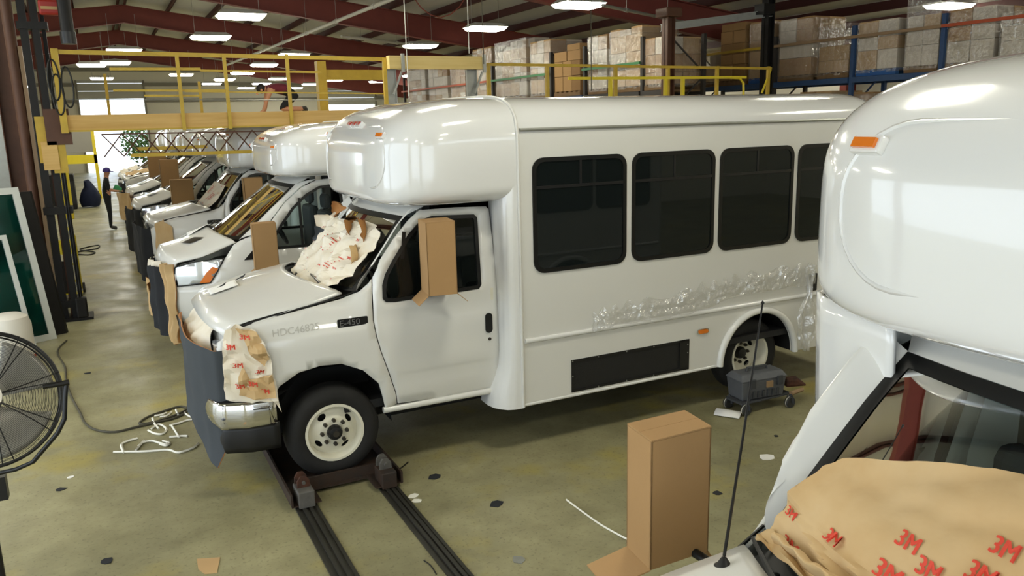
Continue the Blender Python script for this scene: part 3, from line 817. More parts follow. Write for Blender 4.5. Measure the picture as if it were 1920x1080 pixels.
        for f in (-1, 1):
            x0, x1 = b0[0][0], b0[1][0]; zc_ = (b0[0][1]+b0[2][1])/2; y_ = W((x0+x1)/2, zc_)
            bdg = MB().prism(rrect(x0, x1, zc_-.032, zc_+.032, .008, 2), f*(y_+.001), f*(y_+.010)).build('badge', 'badge_black', root)
            dirx = 1 if f < 0 else -1; xs0 = x0+.012 if f < 0 else x1-.012
            text_mb('E-450', .066, lambda a, b: (xs0+dirx*a*1.08, f*(y_+.0105), zc_-.022+b)).build('badge_lettering', 'badge_chrome', bdg)
    else:
        def nose(u, v):
            s = lerp(-1, 1, u); z = lerp(.45, 1.08, v); x = .50+.15*abs(s)**2.6-.03*math.sin(PI*v); return (x, s*.80, z)
        MB().grid(nose, 24, 8).build('nose_panel', 'white_paint', root, smooth=50)
        g = MB().grid(lambda u, v: (lambda p: (p[0]-.012, p[1]*.62, p[2]))(nose(u, lerp(.35, .9, v))), 12, 4).build('grille', 'black_plastic', root, smooth=50)
        MB().grid(lambda u, v: (lambda p: (p[0]-.02, p[1]*1.02, p[2]))(nose(u, lerp(-.15, .22, v))), 24, 4).build('front_valance', 'black_plastic', root, smooth=50)
        hl = px(P, [(327,502),(350,494),(420,484),(408,508),(394,530),(360,534),(333,537)])
        am = px(P, [(398,500),(409,503),(394,529),(374,531),(386,512)])
        for f in (-1, 1):
            h = MB().panel(hl, [], lambda a, b: (a, f*(W(a, b)+.008), b), .05, flip=f > 0).build('headlight', 'clear_lens', root, smooth=50, solid=.04)
            MB().panel(am, [], lambda a, b: (a, f*(W(a, b)+.013), b), .1, flip=f > 0).build('turn_signal', 'amber', h, solid=.01)
            hr = [(q[0], q[1]) for q in hl]
            MB().tube([(a, f*(W(a, b)+.008), b) for a, b in hr], .008, 6, closed=True).build('headlight_seal', 'gasket', h)
            # hood scoops
            def sc(u, v):
                p = Vector(hood(.5+f*lerp(.14, .25, v), lerp(.42, .66, u)+.10*v)); return p+Vector((0, 0, .034))
            MB().grid(sc, 4, 4).build('hood_scoop', 'satin_black', hd, smooth=50)
    # sills
    for f in (-1, 1):
        MB().tube([(1.80, f*.945, .53), (2.86, f*.955, .525)], .028, 8).build('door_sill', 'white_paint', root, smooth=60)
    # interior: dash, wheel, seats
    MB().box(1.55, 1.85, -.82, .82, 1.15, 1.46).build('dashboard', 'dark_interior', root, bevel=.05)
    st = MB().lathe([(.19+.014*math.cos(a), .014*math.sin(a)) for a in [2*PI*k/6 for k in range(6)]], (0, 0, 0), 'x', 24, closed=True)
    st.bar((0, -.18, 0), (0, .18, 0), .03, .02).bar((0, 0, 0), (0, 0, -.18), .03, .02)
    st.xf(Matrix.Translation((1.98, -.42, 1.45)) @ Matrix.Rotation(-.45, 4, 'Y')).build('steering_wheel', 'black_plastic', root, smooth=50)
    for f in (-1, 1):
        s = MB().box(2.12, 2.6, f*.45-.25, f*.45+.25, .90, 1.08).box(2.52, 2.66, f*.45-.25, f*.45+.25, 1.0, 1.68).box(2.54, 2.64, f*.45-.13, f*.45+.13, 1.70, 1.90)
        s.build('cab_seat', 'seat_cloth', root, bevel=.05)
    MB().box(1.5, 2.9, -.9, .9, .55, .62).build('cab_floor', 'dark_interior', root)
    return root, P, dict(ws=ws, hood=hood, cowl=cowl, W=W, sec=sec, find_x=find_x)

bus_e, PE, FE = make_bus('E', 'shuttle_bus')
tag(bus_e, 'white cutaway shuttle bus with chrome bumper and E-450 badge, largest in the picture', 'bus', 'white shuttle buses on the assembly line')
bus_t, PT, FT = make_bus('T', 'shuttle_bus')
tag(bus_t, 'white shuttle bus with clear sloped headlight, directly behind the large bus', 'bus', 'white shuttle buses on the assembly line')
SP = 4.15
def bus_copy(src, y, z, label, skip=()):
    o = copy_tree(src, skip=skip); o.location = (0, y, z)
    tag(o, label); return o
bus_near = bus_copy(bus_e, .85, 0, 'white shuttle bus nearest the camera, cut off at the right edge'); bus_near.location.x = .06; bus_near.location.z = 0
bus_3 = bus_copy(bus_e, 15.08, -.05, 'third white shuttle bus back, pink papered windshield, under the platform truss')
bus_4 = bus_copy(bus_t, 19.2, 0, 'fourth white shuttle bus back, bare sloped windshield behind the papered one')
bus_5 = bus_copy(bus_t, 23.3, 0, 'fifth white shuttle bus back with tan paper hanging on its nose')
bus_6 = bus_copy(bus_e, 27.5, 0, 'sixth white shuttle bus back with paper over its hood')
bus_7 = bus_copy(bus_t, 31.6, 0, 'farthest white shuttle bus in the row, nearly lost in glare')
# ------------------------------------------------------------------ floor track and wheel carts
def lab(o, l, c, g=None): return tag(o, l, c, g)
for nm, e0, e1, l in (('l', (542, 937.8, 622, 1080), (588.9, 944.4, 677.8, 1080), 'left of the two dark steel floor rails under the front wheels'),
                      ('r', (700, 908.9, 842, 1080), (731, 902, 893, 1080), 'right of the two dark steel floor rails under the front wheels')):
    a = (on_z(e0[0], e0[1], 0).x+on_z(e0[2], e0[3], 0).x)/2; b = (on_z(e1[0], e1[1], 0).x+on_z(e1[2], e1[3], 0).x)/2
    c = (a+b)/2; hw = (b-a)/2
    t = empty('floor_rail', (c, 4, 0), label=l, cat='rail', group='conveyor rails in the floor')
    MB().box(-hw, hw, -7.5, 36, 0, .008).build('base_plate', 'steel_rail', t)
    for s in (-1, 1): MB().box(s*hw*.28-.012, s*hw*.28+.012, -7.5, 36, .008, .022).build('guide_bar', 'steel_rail', t)
    for s in (-1, 1): MB().box(s*(hw-.012)-.012, s*(hw-.012)+.012, -7.5, 36, .008, .014).build('edge_strip', 'steel_rail', t)
    if nm == 'l': RLX = c
    else: RRX = c
def cart(y, z0, label):
    """angle-iron cradle carrying both front wheels, rolling on the two rails; y = bus centre line"""
    t = empty('wheel_cart', ((RLX+RRX)/2, y, 0), label=label, cat='cart', group='rusty wheel carts on the rails')
    h = (RRX-RLX)/2
    for s in (-1, 1):
        MB().box(s*h-.11, s*h+.11, -1.28, 1.28, .034, .044).box(s*h+s*.105-.008, s*h+s*.105+.008, -1.28, 1.28, .04, .13).build('side_angle', 'rusty_steel', t)
    for f in (-1, 1):
        MB().box(-h, h, f*1.0-.012, f*1.0+.012, .03, .12).box(-h, h, f*1.0-.05, f*1.0, .028, .04).build('cross_angle', 'rusty_steel', t)
        MB().box(-h+.1, h-.1, f*.83-.15, f*.83+.15, .036, .046).build('wheel_plate', 'rusty_steel', t)
        for s in (-1, 1):
            b = MB().box(s*h-.06, s*h+.06, f*1.20-.10, f*1.20+.10, .02, .15).build('roller_block', 'rusty_steel' if s > 0 else 'grey_cast', t, bevel=.008)
            for q in (-1, 1):
                MB().prism([(s*h-.05, .13), (s*h+.05, .13), (s*h+.045, .20), (s*h+.02, .235), (s*h-.02, .235), (s*h-.045, .20)], f*1.16+q*.045-.01, f*1.16+q*.045+.01).build('clevis_ear', 'rust' if s < 0 else 'grey_cast', b)
            MB().cyl((s*h, f*1.16-.07, .19), (s*h, f*1.16+.07, .19), .014, 8).build('clevis_pin', 'grey_cast', b)
    return t
cart(6.88, 0, 'rusty wheel cart under the front tyres of the large bus')
for y, l in ((.88, 'rusty wheel cart under the nearest bus'), (11.03, 'rusty wheel cart under the second bus')): cart(y, 0, l)

# ------------------------------------------------------------------ protective paper, boxes and sheets on the buses
def crumple(p, amp, sc, seed=0):
    return Vector((noise.noise((p[0]*sc+seed, p[1]*sc, p[2]*sc)), noise.noise((p[0]*sc, p[1]*sc+seed+9, p[2]*sc)), noise.noise((p[0]*sc, p[1]*sc, p[2]*sc+seed+5))))*amp
def ws_paper(F, root, label, outline, seed, mt='kraft_white', amp=.03, prints=True, curls=(), step=.035):
    y0, z0 = root.location.y, root.location.z
    def fn(u, v, lift=0):
        if v < 0:
            p = Vector(F['ws'](clamp(u, 0, 1), 0))+Vector((v*.30, 0, v*.22))
        else: p = Vector(F['ws'](clamp(u, 0, 1), v))
        c = crumple(p, amp, 7, seed); k = abs(c.x)+abs(c.y)
        fold = .018*abs(math.sin(u*23+v*9+seed))*abs(noise.noise((u*5, v*5, seed)))
        n = Vector((-.78, 0, .62))
        return p+n*(.022+lift+k*.9+fold)+Vector((0, y0, z0))
    base = Vector((1.8, y0, z0+1.5))
    t = empty('masking_paper', base, label=label, cat='paper', group='masking paper on the buses')
    mb = MB().panel(outline, [], lambda a, b: fn(a, b)-base, step); mb.build('sheet', mt, t, smooth=25)
    if prints:
        rr = random.Random(seed)
        pr = MB(); pp = MB()
        for i in range(5):
            for j in range(4):
                u0 = .12+.17*i+.05*(j % 2)+rr.uniform(-.02, .02); v0 = .05+.17*j+rr.uniform(-.02, .02)
                sub = text_mb('3M', .032, lambda a, b: fn(u0+.04-a*.55, v0+b*1.1, .006)-base)
                pr.add(sub.v, sub.f)
        for bl in ((.18, .30), (.36, .46)):
            for r in range(6):
                u0, v0 = bl[0]+.012*r, bl[1]+.05-.045*r*.6
                L_ = .10+.04*rr.random()
                pts = [(u0, v0), (u0+L_, v0+L_*.25), (u0+L_, v0+L_*.25+.009), (u0, v0+.009)]
                pp.add([fn(a, b, .006)-base for a, b in pts], [(0, 1, 2, 3)])
        tag(pr.build('printed_marks', 'print_red', t), kind='stuff'); tag(pp.build('printed_text', 'print_red', t), kind='stuff')
    for (u0, v0, u1, v1, rad, mt2) in curls:
        def cf(a, b):
            u = lerp(u0, u1, a); v = lerp(v0, v1, a); p = fn(clamp(u, 0, 1), v)-base
            th = lerp(-.8, 2.3, b); n = Vector((-.78, 0, .62)); d = Vector((.62, 0, .78))
            rr_ = rad*(.25+.75*math.sin(PI*a))*(1+.3*math.sin(a*9+seed)); jit = crumple(p, .02, 11, seed+3)
            return p+n*(rr_*(1-math.cos(th)))+d*(rr_*math.sin(th))+jit
        MB().grid(cf, 14, 10).build('torn_curl', mt2, t, smooth=40)
    return t
rag = lambda pts, amp, seed: [(a+amp*noise.noise((a*9, b*9, seed)), b+amp*noise.noise((a*9, b*9, seed+7))) for a, b in pts]
def dens(poly, k):
    out = []
    for i, p in enumerate(poly):
        q = poly[(i+1) % len(poly)]
        for t in range(k): out.append((lerp(p[0], q[0], t/k), lerp(p[1], q[1], t/k)))
    return out
mainp = rag(dens([(.13, -.24), (.22, -.06), (.5, -.14), (.80, -.02), (1.0, .12), (1.0, .55), (.86, .86), (.64, .74), (.40, .78), (.14, .80), (.02, .70), (.02, .34), (.05, .08)], 5), .035, 3)
ws_paper(FE, bus_e, 'torn white masking paper with red print over the windshield of the large bus', mainp, 3, amp=.075,
         curls=((.90, .70, .56, .90, .055, 'kraft_dark'), (.98, .30, .80, .76, .06, 'kraft_white'), (.36, .76, .26, .60, .045, 'kraft_dark'), (.20, .78, .11, .58, .05, 'kraft_dark'), (.14, .52, .05, .30, .05, 'kraft'), (.86, .36, .70, .58, .05, 'foam_grey')))
# grey scrap over the windshield paper
E3p = rag(dens([(.10, -.02), (.5, -.06), (.9, .04), (.97, .40), (.85, .62), (.5, .66), (.12, .62), (.05, .3)], 5), .02, 5)
ws_paper(FE, bus_3, 'pinkish masking paper taped over the windshield of the third bus', E3p, 11, amp=.015, prints=True)

def box_carton(name, corner, ax, ay, h, label, flaps=True, grp='cardboard boxes over the side mirrors', mt='cardboard'):
    """upright carton; corner = near bottom corner, ax / ay = base edges; open at the bottom with flaps"""
    c = Vector(corner); ax = Vector(ax); ay = Vector(ay); t = empty(name, c+(ax+ay)/2, label=label, cat='box', group=grp)
    o = c+(ax+ay)/2; th = .006; up = Vector((0, 0, h)); nx = ax.normalized()*th; ny = ay.normalized()*th
    P4 = [c, c+ax, c+ax+ay, c+ay]
    def wallp(a, b, inn):
        return MB().hexa([a-o, b-o, b+inn-o, a+inn-o, a+up-o, b+up-o, b+inn+up-o, a+inn+up-o])
    for k, (a, b, inn) in enumerate(((P4[0], P4[1], ny), (P4[1], P4[2], -nx), (P4[2], P4[3], -ny), (P4[3], P4[0], nx))):
        wallp(a, b, inn).build('side_wall', mt, t)
    for s, (a, b, d) in enumerate(((P4[0], P4[1], ay*.496), (P4[3], P4[2], -ay*.496))):
        q = Vector((0, 0, h+.001)); MB().hexa([a+q-o, b+q-o, b+d+q-o, a+d+q-o, a+q-o+Vector((0,0,th)), b+q-o+Vector((0,0,th)), b+d+q-o+Vector((0,0,th)), a+d+q-o+Vector((0,0,th))]).build('top_flap', mt, t)
    if flaps:
        for a, b, d in ((P4[0], P4[3], -ax), (P4[1], P4[2], ax), (P4[3], P4[2], ay)):
            e = d*.35+Vector((0, 0, -.07)); z = Vector((0, 0, -th)); MB().hexa([a-o, b-o, b+e-o, a+e-o, a-z-o, b-z-o, b+e-z-o, a+e-z-o]).build('bottom_flap', mt, t)
    # crease of tape on a wall
    return t
def mirror(root, x, y, f, z0, z1, ax=(.15, .09)):
    """mirror arm and head, mostly hidden by the box"""
    m_ = MB().tube([(x+.05, f*(abs(y)-.32), z0+.06), (x+.02, f*(abs(y)-.15), z0+.03), (x, y, z0+.05)], .016, 8).build('mirror_arm', 'black_plastic', root, smooth=50)
    MB().box(x-.05, x+.05, y-.08, y+.08, z0+.03, z1-.06).build('mirror_head', 'black_plastic', m_, bevel=.03)
a_ = math.radians(-8); ca, sa = math.cos(a_), math.sin(a_)
box_carton('mirror_box', (2.10, 5.57, 1.50), (.225*ca, .225*sa, 0), (-.26*sa, .26*ca, 0), .555, 'tall brown carton over the left mirror of the large bus')
mirror(bus_e, 2.19, -1.19, -1, 1.46, 2.0)
box_carton('mirror_box', (1.47, 9.55, 1.13), (.27, -.02, 0), (.015, .20, 0), .55, 'brown carton over the left mirror of the second bus')
mirror(bus_t, 1.60, -1.38, -1, 1.10, 1.6)
# near bus, far side mirror
zt_ = 1.655; pM = on_z(1222, 830, zt_); pL = on_z(1176, 797, zt_); pR = on_z(1334, 802, zt_); hN = .505
box_carton('mirror_box', pM-Vector((0, 0, hN)), pR-pM, (pL-pM)*1.0, hN, 'large brown carton standing in the foreground on the nearest bus mirror', flaps=False)
cM = (pR+pL)/2
nm = MB().tube([(1.95, 1.86, 1.22), (1.80, 2.0, 1.16), (cM.x, cM.y, 1.16)], .018, 8)
nm.move((0, -.88, 0)).build('mirror_arm', 'black_plastic', bus_near, smooth=50)
# its two open bottom flaps below
o_ = Vector((cM.x, cM.y, 1.1))
fb = empty('carton_flap', (cM.x, cM.y, 1.0), label='brown carton flaps hanging open at the bottom edge below the foreground box', cat='box')
for a, b, d in ((pL, pM, (pL-pR)*.5), (pR, pR+(pL-pM), (pR-pL)*.2)):
    z = Vector((0, 0, -hN-.004)); e = d+Vector((0, 0, -.09)); q = Vector((0, 0, .006)); oo = Vector((cM.x, cM.y, 1.0))
    MB().hexa([a+z-oo, b+z-oo, b+z+e-oo, a+z+e-oo, a+z+q-oo, b+z+q-oo, b+z+e+q-oo, a+z+e+q-oo]).build('flap', 'cardboard', fb)
# boxes on buses 3..5
box_carton('mirror_box', (2.06, 13.78, 1.45), (.30, 0, 0), (0, .22, 0), .50, 'brown carton in the door window of the third bus', flaps=False)
box_carton('mirror_box', (1.22, 17.70, 1.20), (.42, 0, 0), (0, .25, 0), .55, 'brown carton over the left mirror of the fourth bus')
box_carton('mirror_box', (1.30, 21.75, 1.30), (.42, 0, 0), (0, .25, 0), .72, 'brown carton behind and above the fourth bus carton', mt='cardboard_dark')
box_carton('mirror_box', (1.25, 26.0, 1.35), (.5, 0, 0), (0, .25, 0), .75, 'dark brown carton over the mirror of the sixth bus', mt='cardboard_dark')

def hang(name, label, plan, top, bot, mts, root_y, amp=.02, seed=1, cat='cover', nseg=40, solid=.01):
    """hanging sheet: plan polyline (x, y), top / bottom heights along it"""
    n = len(plan)
    def at(t):
        k = t*(n-1); i = min(n-2, int(k)); q = k-i; q2 = q
        return [lerp(plan[i][j], plan[i+1][j], q2) for j in (0, 1)]
    base = Vector((plan[0][0], plan[0][1]+root_y, min(bot)))
    def fn(u, v, off=0):
        x, y = at(u); k = u*(len(top)-1); i = min(len(top)-2, int(k)); z1 = lerp(top[i], top[i+1], k-i)
        k = u*(len(bot)-1); i = min(len(bot)-2, int(k)); z0 = lerp(bot[i], bot[i+1], k-i); z = lerp(z0, z1, v)
        c = crumple((x, y, z), amp, 5, seed); wv = amp*.8*math.sin(u*14+seed+v*2)
        return Vector((x+c.x+wv-off, y+c.y+root_y, z))-base
    t = empty(name, base, label=label, cat=cat, group='protective sheets hung on the bus noses')
    MB().grid(lambda u, v: fn(u, v), nseg, 14).build('outer_face', mts[0], t, smooth=60)
    MB().grid(lambda u, v: fn(u, v, -.009), nseg, 14).build('inner_face', mts[1], t, smooth=60)
    rim = MB(); 
    for v in (0, 1): rim.grid(lambda u, w_: fn(u, v, -.009*w_), nseg, 1)
    rim.build('cut_edge', mts[1], t)
    return t
hang('nose_curtain', 'grey sheet with tan backing standing round the nose of the large bus', [(.68, -.90), (.58, -.86), (.49, -.70), (.44, -.40), (.42, -.05), (.43, .25), (.47, .42)],
     [1.20, 1.19, 1.20, 1.21, 1.24, 1.25, 1.24], [.62, .45, .26, .30, .42, .50, .52, .55, .55], ('foam_grey', 'foam_tan'), 6.88, .012, 2)
hang('nose_curtain', 'black sheet hanging on the nose of the second bus beside tan paper', [(.56, -.66), (.46, -.55), (.40, -.42), (.39, -.20)], [1.12, 1.16, 1.15, 1.13], [.30, .28, .30, .36], ('foam_black', 'foam_black'), 11.03, .03, 4)
hang('paper_strip', 'long tan paper strip hanging beside the black sheet on the second bus', [(.60, -.80), (.54, -.74), (.53, -.66)], [1.20, 1.22, 1.2], [.24, .20, .26], ('kraft', 'kraft_dark'), 11.03, .04, 6, 'paper')
hang('paper_strip', 'short tan paper scrap below the nose of the second bus, left of the black sheet', [(.38, -.12), (.36, .02), (.38, .12)], [.85, .95, .9], [.45, .48, .55], ('kraft', 'kraft_dark'), 11.03, .03, 8, 'paper')
hang('paper_strip', 'pale pink paper on the front of the second bus hood', [(.52, -.60), (.43, -.35), (.41, 0)], [1.22, 1.20, 1.18], [.95, 1.0, 1.0], ('kraft_white', 'kraft_white'), 11.03, .02, 9, 'paper')
hang('nose_curtain', 'dark sheet hanging round the nose of the third bus', [(.66, -.86), (.50, -.78), (.40, -.5), (.38, .1), (.42, .6)], [1.18, 1.22, 1.24, 1.22], [.40, .30, .35, .4], ('foam_black', 'foam_black'), 15.08, .02, 12)
hang('paper_strip', 'tan paper with red print on the left headlight of the third bus', [(.64, -.96), (.80, -.985), (.92, -1.0)], [1.25, 1.36, 1.15], [.80, .78, .82], ('kraft', 'kraft'), 15.08, .03, 13, 'paper')
hang('nose_curtain', 'dark sheet hanging on the nose of the fourth bus', [(.62, -.90), (.44, -.66), (.36, -.2), (.40, .5)], [1.14, 1.15, 1.14], [.2, .22, .3], ('foam_black', 'foam_black'), 19.2, .03, 14)
hang('paper_strip', 'wide tan paper hanging on the nose of the fifth bus', [(.60, -.92), (.42, -.66), (.32, -.2), (.32, .2)], [1.22, 1.2, 1.18], [.55, .5, .6], ('kraft', 'kraft_dark'), 23.3, .03, 15, 'paper')
hang('nose_curtain', 'black sheet below the tan paper on the fifth bus', [(.66, -.88), (.50, -.60), (.44, -.2), (.44, .3)], [.95, 1.05, 1.05], [.1, .12, .15], ('foam_black', 'foam_black'), 23.3, .04, 16)
hang('nose_curtain', 'black sheet on the nose of the sixth bus near the standing person', [(.66, -.9), (.50, -.6), (.46, .2), (.50, .6)], [1.2, 1.2, 1.15], [.15, .12, .15], ('foam_black', 'foam_black'), 27.5, .04, 17)
# bunched paper behind the curtain on the large bus nose
def bunch(u, v):
    a = lerp(-1.3, 1.3, u); p = Vector((.62-.17*math.cos(a)*math.sin(PI*(.15+.85*v)), .36*math.sin(a)*1.6, lerp(1.0, 1.30, v))); return p+crumple(p, .04, 8, 21)
nb = MB().grid(bunch, 26, 14).build('nose_paper', 'kraft_white', None, smooth=30); nb.location = (0, 6.88, 0)
tag(nb, 'bunched white paper stuffed under the hood lip of the large bus', 'paper', 'masking paper on the buses')
# paper over the left headlight of the large bus
hp = [(.66, 1.35), (.76, 1.375), (.86, 1.34), (.93, 1.22), (.96, 1.10), (.97, .95), (.98, .70), (.93, .79), (.82, .80), (.72, .80), (.62, .83), (.62, 1.0), (.63, 1.2)]
hpo = rag(dens(hp, 4), .03, 4)
def hpf(a, b, l=0):
    p = Vector((a, -(FE['W'](a, max(b, .85))+.03+l), b)); c = crumple(p, .075, 8, 31); return p+Vector((c.x*.3, -abs(c.y)-abs(c.x)*.6, 0))
hb_ = empty('headlight_paper', (.8, 5.9, .8), label='crumpled tan and white paper with red print over the left headlight of the large bus', cat='paper', group='masking paper on the buses')
ob = Vector((.8, 5.9-6.88, .8))
MB().panel(hpo, [], lambda a, b: hpf(a, b)-ob, .035).build('sheet', 'kraft_white', hb_, smooth=20)
MB().panel(rag(dens([(.74, 1.36), (.86, 1.33), (.93, 1.2), (.95, 1.12), (.88, 1.08), (.82, 1.16)], 3), .01, 8), [], lambda a, b: hpf(a, b, .02)-ob, .03).build('loose_fold', 'kraft', hb_, smooth=20)
MB().panel(rag(dens([(.74, 1.08), (.80, .98), (.95, 1.0), (.97, .82), (.80, .82), (.70, .86)], 3), .01, 9), [], lambda a, b: hpf(a, b, .012)-ob, .03).build('loose_fold', 'kraft', hb_, smooth=20)
pr = MB()
for a0, b0 in ((.66, 1.22), (.75, 1.28), (.68, 1.08), (.78, .93), (.69, .92), (.86, .86), (.82, 1.02)):
    s_ = text_mb('3M', .05, lambda a, b: hpf(a0+a, b0+b-.1*a, .022)-ob); pr.add(s_.v, s_.f)
tag(pr.build('printed_marks', 'print_red', hb_), kind='stuff')
# white sheet and dark slots on the hood
def hoodp(u, v, l=.004): return Vector(FE['hood'](u, v))+Vector((0, 6.88, l))
sh = MB().grid(lambda a, b: hoodp(lerp(.50, .66, a), lerp(.16, .46, b), .034)-Vector((.8, 6.9, 1.4)), 8, 8).build('loose_sheet', 'paper_white', None, smooth=40, solid=.003); sh.location = (.8, 6.9, 1.4)
tag(sh, 'white paper sheet lying on the hood of the large bus', 'paper')
for i, (u0, v0, l) in enumerate(((.60, .28, 'dark slit in the paper sheet on the hood'), (.66, .50, 'dark scrap lying behind the paper sheet on the hood'))):
    bq = hoodp(u0, v0, .03)
    s_ = MB().add([hoodp(u0-.012, v0-.05, .032)-bq, hoodp(u0+.022, v0+.03, .032)-bq, hoodp(u0+.022, v0+.08, .05)-bq, hoodp(u0-.006, v0+.05, .034)-bq], [(0, 1, 2, 3)]).build('tape_scrap', 'foam_black', None, solid=.002); s_.location = bq
    tag(s_, l.replace('slit in', 'tape piece on'), 'tape')
# pencilled number on the fender
pb = Vector((.98, -.99, 1.28))
def penf(a, b):
    x = .985+a; z = 1.262+b+.05*a; return (x, -(FE['W'](x, z)+.003), z)
pm = text_mb('HDC46825', .075, penf).build('pencilled_number', 'pencil', bus_e)
# flyer on second bus hood
p2 = Vector((.95, 11.1, 1.4))
fl2 = MB().grid(lambda a, b: Vector(FT['hood'](lerp(.52, .74, a), lerp(.60, 1.02, b)))+Vector((0, 11.03, .02+.03*math.sin(3*a+2*b)))-p2, 8, 8).build('loose_sheet', 'paper_white', None, smooth=40, solid=.003); fl2.location = p2
tag(fl2, 'white paper flyer on the hood of the second bus below its windshield', 'paper')
# papers on far hoods
for (y, F_, l, mt_) in ((27.5, FE, 'tan paper spread over the hood of the sixth bus', 'kraft'), (31.6, FT, 'pale paper over the hood of the farthest bus', 'kraft_white')):
    q = Vector((1.0, y, 1.4)); o = MB().grid(lambda a, b: Vector(F_['hood'](lerp(.1, .9, a), lerp(.1, .98, b)))+Vector((0, y, .04))+crumple((a*3, b*3, y), .06, 2, 3)-q, 14, 14).build('hood_paper', mt_, None, smooth=30); o.location = q
    tag(o, l, 'paper', 'masking paper on the buses')

# ------------------------------------------------------------------ nearest bus extras
NX, NY = .06, .85
plan = [(2.06, .74), (2.08, .86), (2.10, .98), (2.13, 1.08), (2.18, 1.145), (2.26, 1.175), (2.6, 1.18), (2.95, 1.18)]
def fair(u, v):
    k = u*(len(plan)-1); i = min(len(plan)-2, int(k)); t = k-i; z = lerp(1.46, 2.17, v)
    x = lerp(plan[i][0], plan[i+1][0], t); y = lerp(plan[i][1], plan[i+1][1], t)
    return (x+.03*(1-v), y-.01*(1-v), z)
ff = MB().grid(fair, 28, 8).build('side_fairing', 'fiberglass', bus_near, smooth=60, solid=.015)
MB().bar((2.36, 1.19, 1.45), (2.36, 1.195, 2.0), .03, .02).build('black_edge_seal', 'gasket', ff)
MB().tube([fair(.02*k, 1.0-.025) for k in range(0, 51)], .004, 5).build('seam_line', 'satin_black', ff)
# pale partition and red straps inside the nearest cab
MB().box(2.50, 2.53, -.20, .16, .9, 1.95).build('grey_partition', 'rim_white', bus_near)
MB().tube([(2.48, -.05, 1.9), (2.47, -.03, 1.6), (2.48, -.06, 1.3)], .006, 6).build('loose_wire', 'cord_black', bus_near)
for y_ in (.30, .46): MB().box(2.44, 2.45, y_, y_+.035, .8, 1.95).build('red_strap', 'tank_red', bus_near)
# antenna on the right fender
ab = on_z(1357, 1066, 1.50); at_ = on_y(1430, 568, ab.y+.30)
an = empty('antenna', ab, label='thin black whip antenna rising from the nearest bus beside the carton', cat='antenna')
MB().lathe([(.040, -.02), (.038, .0), (.022, .012), (.008, .035), (.001, .038)], (0, 0, 0), 'z', 20).build('base', 'black_plastic', an, smooth=50)
MB().tube([(0, 0, .04), (at_-ab)*.5, at_-ab], [.005, .004, .003], 6).build('whip', 'satin_black', an)
MB().lathe([(.001, -.008), (.007, 0), (.001, .008)], tuple(at_-ab), 'z', 8).build('tip', 'satin_black', an)
# 3M masking paper over windshield base, cowl and hood of the nearest bus
WSf = FE['ws']
def npf(u, v, lift=0):
    uu = clamp(u, 0, .985)
    if v >= 0: p = Vector(WSf(uu, v))
    else:
        p = Vector(WSf(uu, 0))+Vector((v*.62, 0, v*.05+.0))
    if u > .985: p += Vector((.10, .62, -.02))*(u-.985)*2.2
    n = Vector((-.78, 0, .62)) if v >= 0 else Vector((-.25, 0, .97))
    a, b = u*1.7, v
    f = .050*abs(noise.noise((a*2.3+b*5, b*2.1-a*1.5, 4.2)))+.024*abs(noise.noise((a*7, b*6, 1.7)))+.010*abs(noise.noise((a*17, b*15, 5.7)))
    for k, (m0, c0, wd) in enumerate(((.55, .04, .03), (.42, -.14, .035), (.30, .16, .025), (.62, -.30, .03))):
        d = (b-(m0*(u-.62)+c0))*1.0; f += .040*math.exp(-(d/wd)**2)*clamp(1.1-abs(u-.45))
    return p+n*(.035+f+lift)+Vector((NX, NY, 0))
def sheet_uv(u_, v_):
    """point of the sheet surface under a photo position (coarse then fine search)"""
    r = ray(u_, v_).normalized(); best = None; cu, cv, w = .5, .1, 1.3
    for it in range(4):
        c0, c1 = (cu, cv)
        for i in range(-12, 13):
            for j in range(-12, 13):
                a = c0+w*.5*i/12; b = c1+w*.75*j/12
                if a < -.15 or a > 1.25: continue
                q = npf(a, b)-EYE; d = (q-r*q.dot(r)).length
                if best is None or d < best[0]: best = (d, a, b)
        cu, cv = best[1], best[2]; w *= .25
    return cu, cv
po = [sheet_uv(*q) for q in ((1500,905),(1540,872),(1580,862),(1700,862),(1800,870),(1920,890),(2010,925),(2060,1010),(2060,1130),(1900,1160),(1700,1170),(1560,1120),(1500,1075),(1450,1040),(1416,1012),(1470,955))]
po = rag(dens(po, 5), .010, 6)
nb_ = Vector((1.9, NY, 1.5))
np_ = empty('masking_paper', nb_, label='tan kraft masking paper with red 3M print over the nearest bus windshield base', cat='paper', group='masking paper on the buses')
MB().panel(po, [], lambda a, b: npf(a, b)-nb_, .02).build('sheet', 'kraft', np_, smooth=40)
pr = MB()
for (u_, v_, sz) in ((1480, 1022, .05), (1560, 1010, .05), (1700, 1016, .05), (1660, 1075, .055), (1835, 1078, .055), (1482, 962, .045), (1740, 1070, .05), (1880, 1030, .05)):
    a0, b0 = sheet_uv(u_, v_)
    s_ = text_mb('3M', sz, lambda a, b: npf(a0-(a-sz*.55)*.62, b0+(b-sz*.3)*1.5, .006)-nb_); pr.add(s_.v, s_.f)
tag(pr.build('printed_marks', 'print_red', np_), kind='stuff')
# torn flap across the sheet
def flap(u, v):
    a = lerp(.93, .55, u); b = lerp(.03, .14, u)+.05*v; p = npf(a, b); th = v*2.6; return p-nb_+Vector((-.78, 0, .62))*(.05*math.sin(th))+Vector((.0, .0, .02*u))+crumple(p, .012, 18, 3)
MB().grid(flap, 18, 8).build('torn_flap', 'kraft', np_, smooth=30)
